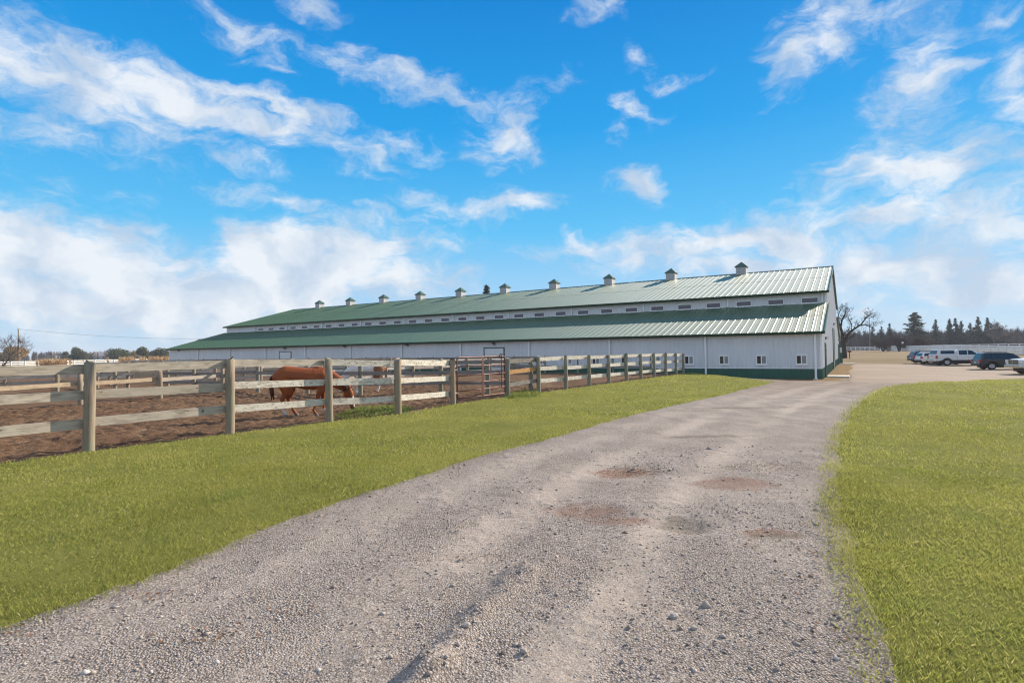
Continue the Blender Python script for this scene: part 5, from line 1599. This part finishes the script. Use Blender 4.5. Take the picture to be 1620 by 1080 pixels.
# over the barn roof
conifer('pine_tree', 'single pine tip showing above the barn ridge', gp(771, 560, 126), 17.2, 7.5, 95, first=.3, n=3600)
leafy_tree('rust_tree', 'small rust brown tree top peeking over the left end of the barn roof', gp(318, 560, 112), 6.0, 3.6, 96, 'rust_leaf', n=2200, lobes=7)
# left horizon
bare_tree('bare_tree', 'leafless shrub like tree leaning in from the left edge', gp(-8, 575, 62), 5.6, 101, .42, .16, levels=5, kids=(2, 3), first=.34, lean=(.42, 0), stems=3, minr=.008)
leafy_tree('willow_tree', 'golden yellow willow behind the utility pole', gp(20, 568, 260), 6.6, 15, 111, 'willow_leaf', lobes=14, n=6000, low=.12)
for i, (px, Y, h, w_, mt, lb) in enumerate(((104, 250, 4.9, 4.6, 'cedar_needle', 'small round cedar, first dark tree right of the willow'), (123, 245, 6.6, 9.0, 'cedar_needle', 'broad dark cedar standing alone between willow and orange tree'),
        (152, 330, 5.0, 10, 'rust_leaf', 'faded orange tree beside the far grey house roof'), (187, 240, 5.7, 11.5, 'cedar_needle', 'round topped dark cedar right of the far house'),
        (213, 320, 5.2, 7, 'willow_leaf', 'small golden tree between two dark cedars'), (228, 232, 6.2, 7.5, 'cedar_needle', 'tall dark cedar left of the barn end, left of a pair'), (252, 226, 6.5, 8.5, 'cedar_needle', 'tall dark cedar touching the barn end, right of a pair'))):
    leafy_tree('cedar_tree' if mt == 'cedar_needle' else 'autumn_tree', lb, gp(px, 568, Y), h, w_, 120 + i, mt, lobes=12, n=4200, low=.05)
# distant bare woods: one mass
def far_wood(name, label, spots, seed, n, hmin, hmax, mat='twig_far'):
    g = np.random.default_rng(seed)
    V, F, o = [], [], 0
    for (pa, pb, Y) in spots:
        for k in range(n):
            px = g.uniform(pa, pb); yy = Y * g.uniform(.92, 1.12)
            p = at_depth(px, 560, yy); b = np.array([p.x, p.y, float(T(p.x, p.y))])
            h = g.uniform(hmin, hmax); m_ = 46
            tz = g.random(m_) ** .6; ang = g.uniform(0, 6.28, m_); rr = h * .30 * np.sin(np.pi * np.clip(tz * .85 + .12, 0, 1)) * g.random(m_) ** .5
            P0 = b + np.stack([np.cos(ang) * rr * .35, np.sin(ang) * rr * .35, tz * h * .72], -1)
            P1 = b + np.stack([np.cos(ang) * rr, np.sin(ang) * rr, tz * h * .72 + h * g.uniform(.12, .30, m_)], -1)
            s = np.stack([-np.sin(ang + .7), np.cos(ang + .7), 0 * ang], -1) * (.055 * Y / 220)
            V.append(np.stack([P0 - s, P0 + s, P1], 1).reshape(-1, 3)); F.append(np.arange(m_ * 3).reshape(-1, 3) + o); o += m_ * 3
            t0 = np.array([[.10 * Y / 220, 0, 0], [-.10 * Y / 220, 0, 0], [0, 0, h * .9]]) + b
            V.append(t0); F.append(np.array([[0, 1, 2]]) + o); o += 3
    ob = inst(name, np_mesh(name, np.concatenate(V), np.concatenate(F), mat))
    tag(ob, label, 'woodland', kind='stuff')
far_wood('distant_woods', 'grey leafless woods along the left horizon', [(-60, 280, 340)], 5, 520, 3.4, 6.8, 'thicket_twig')
far_wood('distant_woods', 'dark leafless thicket behind the white rails on the right', [(1325, 1660, 250), (1325, 1660, 270)], 6, 620, 6.4, 10.2, 'thicket_twig')

# ------------------------------------------------------------------ white rail fences, poles and small things
def fence_by_px(name, label, a, b, hgt, rails, step=3.0, bw=.16, seed=1):
    n = max(2, int(np.linalg.norm(np.array(b) - np.array(a)) / step))
    fence(name, label, line(a, b, n), [hgt] * (n + 1), rails, ['white_fence'], rad=.07, square=True, pmat='white_fence', seed=seed, bw=bw, th=.04, lean=0.0)
pA = at_depth(-30, 568, 105); pB = at_depth(290, 568, 165)
fence_by_px('white_rail_fence', 'white rail fence along the far left field', (pA.x, pA.y), (pB.x, pB.y), 1.45, (.10, .50, .90, 1.25), seed=41, bw=.17)
pA = at_depth(1326, 550, 205); pB = at_depth(1650, 548, 118)
fence_by_px('white_rail_fence', 'white rail fence furthest back below the spruces', (pA.x, pA.y), (pB.x, pB.y), 1.62, (.10, .52, .95), seed=42)
pA = at_depth(1402, 552, 168); pB = at_depth(1650, 548, 84)
fence_by_px('white_rail_fence', 'white rail fence with broad boards running behind the parked cars', (pA.x, pA.y), (pB.x, pB.y), 1.50, (.16, .52, .90, 1.28), bw=.30, seed=43)
# utility pole, far left, and its wire
pl = gp(29, 575, 128)
pole = empty('utility_pole', pl); tag(pole, 'weathered wooden utility pole with a transformer at the far left', 'utility pole')
MB().tube([(0, 0, -.3), (0, 0, 4.5), (0, 0, 8.75)], [.17, .15, .12], 10).build('shaft', 'weathered_pole', pole, smooth=True)
MB().tube([(.42, 0, 5.75), (.42, 0, 6.55)], .21, 10).build('transformer', 'galvanised', pole, smooth=True)
MB().bb(-.35, .75, -.05, .05, 5.55, 5.65).bb(-.25, .5, -.05, .05, 6.60, 6.68).build('bracket', 'weathered_pole', pole)
MB().tube([(.80, 0, 5.2), (.95, 0, 4.85)], .06, 6).tube([(-.16, 0, 8.8), (-.16, 0, 9.0)], .05, 6).build('insulator', 'dark_fixture', pole)
P0 = Vector(pl) + Vector((0, 0, 8.8)); P1 = Vector(gp(560, 560, 150)) + Vector((0, 0, 8.8))
wire = MB().tube([tuple(P0.lerp(P1, f) - Vector((0, 0, 4 * 2.5 * f * (1 - f)))) for f in np.linspace(0, 1, 25)], .022, 4).build('power_line', 'wire_black')
tag(wire, 'thin power line sagging from the utility pole towards the barn', 'wire')
tp = gp(1376.5, 553, 190)
tag(MB().tube([(0, 0, -.3), (0, 0, 6), (0, 0, 11.4)], [.13, .11, .08], 8).build('tall_pole', 'weathered_pole', smooth=True, loc=tp), 'thin bare grey pole rising beside the big leafless tree', 'pole')
bpy.data.objects['tall_pole'].name = 'tall_pole'
mbx = gp(1344, 563.5, 92)
mr_ = empty('post_box', mbx, R(20)); tag(mr_, 'brown box on a post beside the big leafless tree', 'post box')
MB().bb(-.05, .05, -.05, .05, -.2, 1.05).build('post', 'mailbox_brown', mr_)
MB().bb(-.16, .16, -.26, .26, 1.05, 1.42).build('box', 'mailbox_brown', mr_, bevel=.05)
sg = gp(1428, 556, 146)
sr = empty('round_sign', sg); tag(sr, 'small round white sign on a stake in front of the forked orchard tree', 'sign')
MB().bb(-.03, .03, -.03, .03, -.2, 2.3).build('stake', 'weathered_pole', sr)
lathe(MB(), [(.001, -.05), (.30, -.05), (.30, -.08), (.001, -.08)], 18, c=(0, 0, 2.3)).build('disc', 'sign_white', sr)
# far house beyond the left field
hs = gp(168, 567, 330)
hr = empty('house', hs, R(15)); tag(hr, 'grey roofed house far beyond the left field among trees', 'house')
MB().bb(-5, 5, -3.5, 3.5, 0, 2.6).build('wall', 'house_wall', hr)
MB().extrude([(-5.4, -4, 2.5), (-5.4, 4, 2.5), (-5.4, 0, 4.9)], (10.8, 0, 0)).build('roof', 'house_roof', hr)
for x in (-3, 0, 3):
    MB().bb(x - .5, x + .5, -3.56, -3.51, 1.0, 2.0).build('window', 'window_glass', hr)
hs = gp(78, 567, 360)
hr = empty('house', hs, R(-10)); tag(hr, 'pale walled house far beyond the left field, near the willow', 'house')
MB().bb(-3, 3, -3, 3, 0, 3.6).build('wall', 'white_door', hr)
MB().extrude([(-3.3, -3.4, 3.5), (-3.3, 3.4, 3.5), (-3.3, 0, 5.6)], (6.6, 0, 0)).build('roof', 'house_roof', hr)
for x in (-1.5, 1.5):
    MB().bb(x - .45, x + .45, -3.06, -3.01, 1.4, 2.6).build('window', 'window_glass', hr)
# tawny reeds in front of the left rails
def reeds(label, pa, pb, Y, n, h, seed):
    g = np.random.default_rng(seed); px = g.uniform(pa, pb, n); V, F = [], []
    clump = fbm(px * .12, px * 0 + 3.3, 3, seed) > .40
    px = px[clump]; n = len(px)
    for k in range(n):
        yy = Y + g.uniform(-4, 4); p = at_depth(px[k], 570, yy); b = np.array([p.x, p.y, float(T(p.x, p.y))])
        hh = h * g.uniform(.55, 1.15); ln = g.uniform(-.25, .25, 2); w_ = .05
        t = b + np.array([ln[0], ln[1], hh]); a = g.uniform(0, 3.14); s = np.array([math.cos(a), math.sin(a), 0]) * w_
        m_ = b + np.array([ln[0] * .3, ln[1] * .3, hh * .7])
        V += [b - s * .6, b + s * .6, m_ + s * .7, m_ - s * .7, m_ - s * .7, m_ + s * 1.6, t, m_ - s * 1.6]
        F += [[8 * k, 8 * k + 1, 8 * k + 2, 8 * k + 3], [8 * k + 4, 8 * k + 5, 8 * k + 6, 8 * k + 7]]
    tag(inst('reeds', np_mesh('reeds', np.array(V), np.array(F), 'reed_leaf')), label, 'reeds', kind='stuff')
reeds('tawny reeds in front of the far left white rails', 58, 112, 104, 1500, 1.75, 3)
reeds('tawny reeds beside the far end of the barn', 170, 268, 108, 2600, 1.95, 4)

# ------------------------------------------------------------------ grass, stones and litter
def inside(poly, X, Y):
    x0, y0 = poly[:, 0], poly[:, 1]; x1, y1 = np.roll(x0, -1), np.roll(y0, -1)
    r_ = np.zeros(X.shape, bool)
    for a, b, c, d in zip(x0, y0, x1, y1):
        hit = ((b > Y) != (d > Y))
        with np.errstate(divide='ignore', invalid='ignore'):
            r_ ^= hit & (X < (c - a) * (Y - b) / (d - b) + a)
    return r_


def in_view(X, Y, m_=3.0):
    return (Y > .8) & (np.abs(X) < Y * 1.02 + m_)


def grass(name, label, poly, bands, seed, mat, hgt, zoff=.03, soft=.0):
    g = np.random.default_rng(seed); PV, TT = [], []
    x0, y0 = poly.min(0); x1, y1 = poly.max(0)
    for (d0, d1_, dens, w_, hs_) in bands:
        a0, a1 = max(x0, -d1_), min(x1, d1_); b0, b1 = max(y0, -1), min(y1, d1_)
        if a1 <= a0 or b1 <= b0: continue
        n = int((a1 - a0) * (b1 - b0) * dens)
        X = g.uniform(a0, a1, n); Y = g.uniform(b0, b1, n); D = np.hypot(X, Y)
        k = (D >= d0) & (D < d1_) & in_view(X, Y); X, Y = X[k], Y[k]
        jx, jy = g.normal(0, .07, len(X)), g.normal(0, .07, len(X))
        k = inside(poly, X + jx, Y + jy); X, Y = X[k], Y[k]
        # thin and clumpy cover
        k = g.random(len(X)) < np.clip(.35 + 1.5 * (fbm(X * 3.1, Y * 3.1, 3, seed) - .18), .25, 1); X, Y = X[k], Y[k]
        n = len(X)
        Z = T(X, Y) + zoff
        hh = hgt * hs_ * g.uniform(.5, 1.35, n) * (.7 + .7 * fbm(X * 1.7, Y * 1.7, 3, seed + 2))
        a = g.uniform(0, 6.283, n); ln = g.uniform(.15, 1.0, n) * hh; b = g.uniform(0, 6.283, n)
        sx, sy = np.cos(b) * w_, np.sin(b) * w_
        base_ = np.stack([X, Y, Z], -1); sd = np.stack([sx, sy, 0 * sx], -1)
        mid = base_ + np.stack([np.cos(a) * ln * .35, np.sin(a) * ln * .35, hh * .62], -1)
        tip = base_ + np.stack([np.cos(a) * ln, np.sin(a) * ln, hh], -1)
        PV.append(np.stack([base_ - sd, base_ + sd, tip, mid - sd * .6], 1))
        tn = np.clip(g.normal(.46, .30, n) + .9 * (fbm(X * .9, Y * .9, 3, seed + 5) - .45), 0, 1); tn = np.where(g.random(n) < .045, 1.0, tn * .9)
        TT.append(np.repeat(tn, 4))
    V = np.concatenate(PV).reshape(-1, 3); F = np.arange(len(V)).reshape(-1, 4)
    tag(inst(name, np_mesh(name, V, F, mat, tone=np.concatenate(TT))), label, 'grass', kind='stuff')


BANDS = [(0, 5.5, 13500, .0012, .80), (5.5, 9, 6000, .0021, .90), (9, 14, 1700, .0046, 1.0), (14, 22, 480, .0095, 1.1), (22, 42, 170, .018, 1.15)]
grass('verge_grass', 'short mown olive green grass between the drive and the paddock fence', np.concatenate([PE + np.array([.03, -.03]), (LE + np.array([.04, -.02]))[::-1]]), BANDS, 201, 'grass_blade', .035)
grass('field_grass', 'short mown olive green grass right of the gravel drive', np.concatenate([RE + np.array([-.03, 0]), RO[::-1]]), BANDS, 202, 'grass_blade', .033)
gc_ = np.array([ground(x, y) for x, y in ((528, 657), (560, 645), (620, 640), (655, 644), (640, 654), (590, 660), (545, 664))])
grass('fresh_grass', 'patch of fresh green grass under the grazing horse, inside the fence', gc_, [(0, 30, 900, .008, 1.3)], 203, 'grass_fresh', .075, -.06)
gk = np.array([ground(x, y) for x, y in ((800, 632), (812, 622), (840, 619), (856, 624), (850, 630))])
grass('fresh_grass', 'tuft of longer green grass at the foot of the post right of the gate', gk, [(0, 40, 500, .012, 1.5)], 204, 'grass_fresh', .085, .0)

# loose stones on the drive
def stones(name, label, n, box_, size, seed, mat='gravel_stone', near=True, dens=None):
    g = np.random.default_rng(seed)
    X = g.uniform(box_[0], box_[1], n); Y = g.uniform(box_[2], box_[3], n)
    k = in_view(X, Y, 1.0) & (X > edge_x(LE, Y) - .10) & (X < edge_x(RE[:110], Y) + .06); X, Y = X[k], Y[k]
    k = g.random(len(X)) < np.clip(2.6 * (fbm(X * .9, Y * .9, 4, seed) - .22), .10, 1) * (1 - .8 * track_mask(X, Y)); X, Y = X[k], Y[k]
    n = len(X); s = size * np.exp(g.normal(0, .42, n)); fz = fade(X, Y, -4.4, 6.4, .4, 9.6, .4)
    Z = T(X, Y) + drive_relief(X, Y) * fz + s * .12
    oc = np.array([[1, 0, 0], [0, 1, 0], [-1, 0, 0], [0, -1, 0], [0, 0, .75], [0, 0, -.75], ], float)
    V = np.repeat(oc[None], n, 0) * (1 + g.uniform(-.32, .32, (n, 6, 1))) + g.uniform(-.22, .22, (n, 6, 3))
    a = g.uniform(0, 6.28, n); c, s_ = np.cos(a), np.sin(a)
    V = np.stack([V[..., 0] * c[:, None] - V[..., 1] * s_[:, None], V[..., 0] * s_[:, None] + V[..., 1] * c[:, None], V[..., 2]], -1)
    V = V * s[:, None, None] + np.stack([X, Y, Z], -1)[:, None]
    f = np.array([[0, 1, 4], [1, 2, 4], [2, 3, 4], [3, 0, 4], [1, 0, 5], [2, 1, 5], [3, 2, 5], [0, 3, 5]])
    F = (f[None] + (np.arange(n) * 6)[:, None, None]).reshape(-1, 3)
    tone = np.repeat(np.clip(g.normal(.5, .22, n), 0, 1), 6)
    tag(inst(name, np_mesh(name, V.reshape(-1, 3), F, mat, tone=tone)), label, 'gravel', kind='stuff')
stones('loose_gravel', 'loose grey gravel stones strewn over the near drive', 70000, (-4.2, 6.2, .8, 6.0), .0050, 301)
stones('loose_gravel', 'scattered coarser gravel stones along the middle of the drive', 6500, (-4.2, 6.2, 1.5, 9.4), .0092, 302)
def rock(px, py, s, label, seed):
    g_ = ground(px, py); q = random.Random(seed)
    bm = bmesh.new(); bmesh.ops.create_icosphere(bm, subdivisions=2, radius=1.0)
    for v in bm.verts:
        v.co = v.co * (1 + q.uniform(-.13, .13)); v.co.x *= s; v.co.y *= s * .8; v.co.z *= s * .62
    me = bpy.data.meshes.new('stone'); bm.to_mesh(me); bm.free(); me.materials.append(MATS['rock'])
    zz = float(T(*g_)) + float(drive_relief(np.array(g_[0]), np.array(g_[1])))
    tag(inst('stone', me, None, (g_[0], g_[1], zz + s * .30), (0, 0, q.uniform(0, 6))), label, 'stone')
rock(1066, 977, .034, 'largest loose pale stone on the right half of the drive', 1)
rock(828, 1033, .024, 'pale round stone right of the gravel ridge near the bottom', 2)
rock(737, 1006, .028, 'grey stone lying on the gravel ridge', 3)
rock(1098, 996, .022, 'small pale stone right of the largest loose stone', 4)
# dead leaves: tiny curled faces
def leaf_litter(label, spots, n, seed, spread):
    g = np.random.default_rng(seed); V, F = [], []
    k = 0
    for (px, py) in spots:
        c = ground(px, py)
        for _ in range(n):
            x, y = c + g.normal(0, spread, 2) * np.array([1.6, 1.0]); z = float(T(x, y)) + float(drive_relief(np.array(x), np.array(y))) + .012
            a = g.uniform(0, 6.28); s = g.uniform(.007, .020); u = np.array([math.cos(a), math.sin(a), g.uniform(-.3, .3)]) * s; w_ = np.array([-math.sin(a), math.cos(a), g.uniform(-.4, .4)]) * s * .5
            b = np.array([x, y, z]); V += [b - u, b + w_, b + u, b - w_ + np.array([0, 0, s * .3])]; F.append([k, k + 1, k + 2, k + 3]); k += 4
    tag(inst('leaf_litter', np_mesh('leaf_litter', np.array(V), np.array(F), 'dry_leaf')), label, 'leaf litter', kind='stuff')
leaf_litter('dry brown leaf scraps and roots along the drive margins', [(1310, 886), (1215, 842), (1320, 760), (1326, 940), (1290, 915), (1300, 830), (1270, 870), (1345, 1010), (1305, 700), (330, 1006), (345, 1008), (228, 944), (443, 967), (10, 1000), (480, 822), (1180, 860), (1120, 700)], 16, 9, .07)

# ------------------------------------------------------------------ the air between here and the horizon
hz_m = bpy.data.materials.new('haze_air'); hz_m.use_nodes = True
_t = hz_m.node_tree; _t.nodes.remove(_t.nodes['Principled BSDF'])
pv = _t.nodes.new('ShaderNodeVolumePrincipled')
pv.inputs['Color'].default_value = (.86, .91, 1.0, 1); pv.inputs['Density'].default_value = .00033; pv.inputs['Anisotropy'].default_value = .0
_t.links.new(pv.outputs[0], _t.nodes['Material Output'].inputs['Volume'])
hzb = MB().bb(-3300, 3300, -3300, 3300, -1.8, 21.0).build('haze', hz_m)
tag(hzb, 'thin pale haze over the fields', 'haze', kind='stuff')
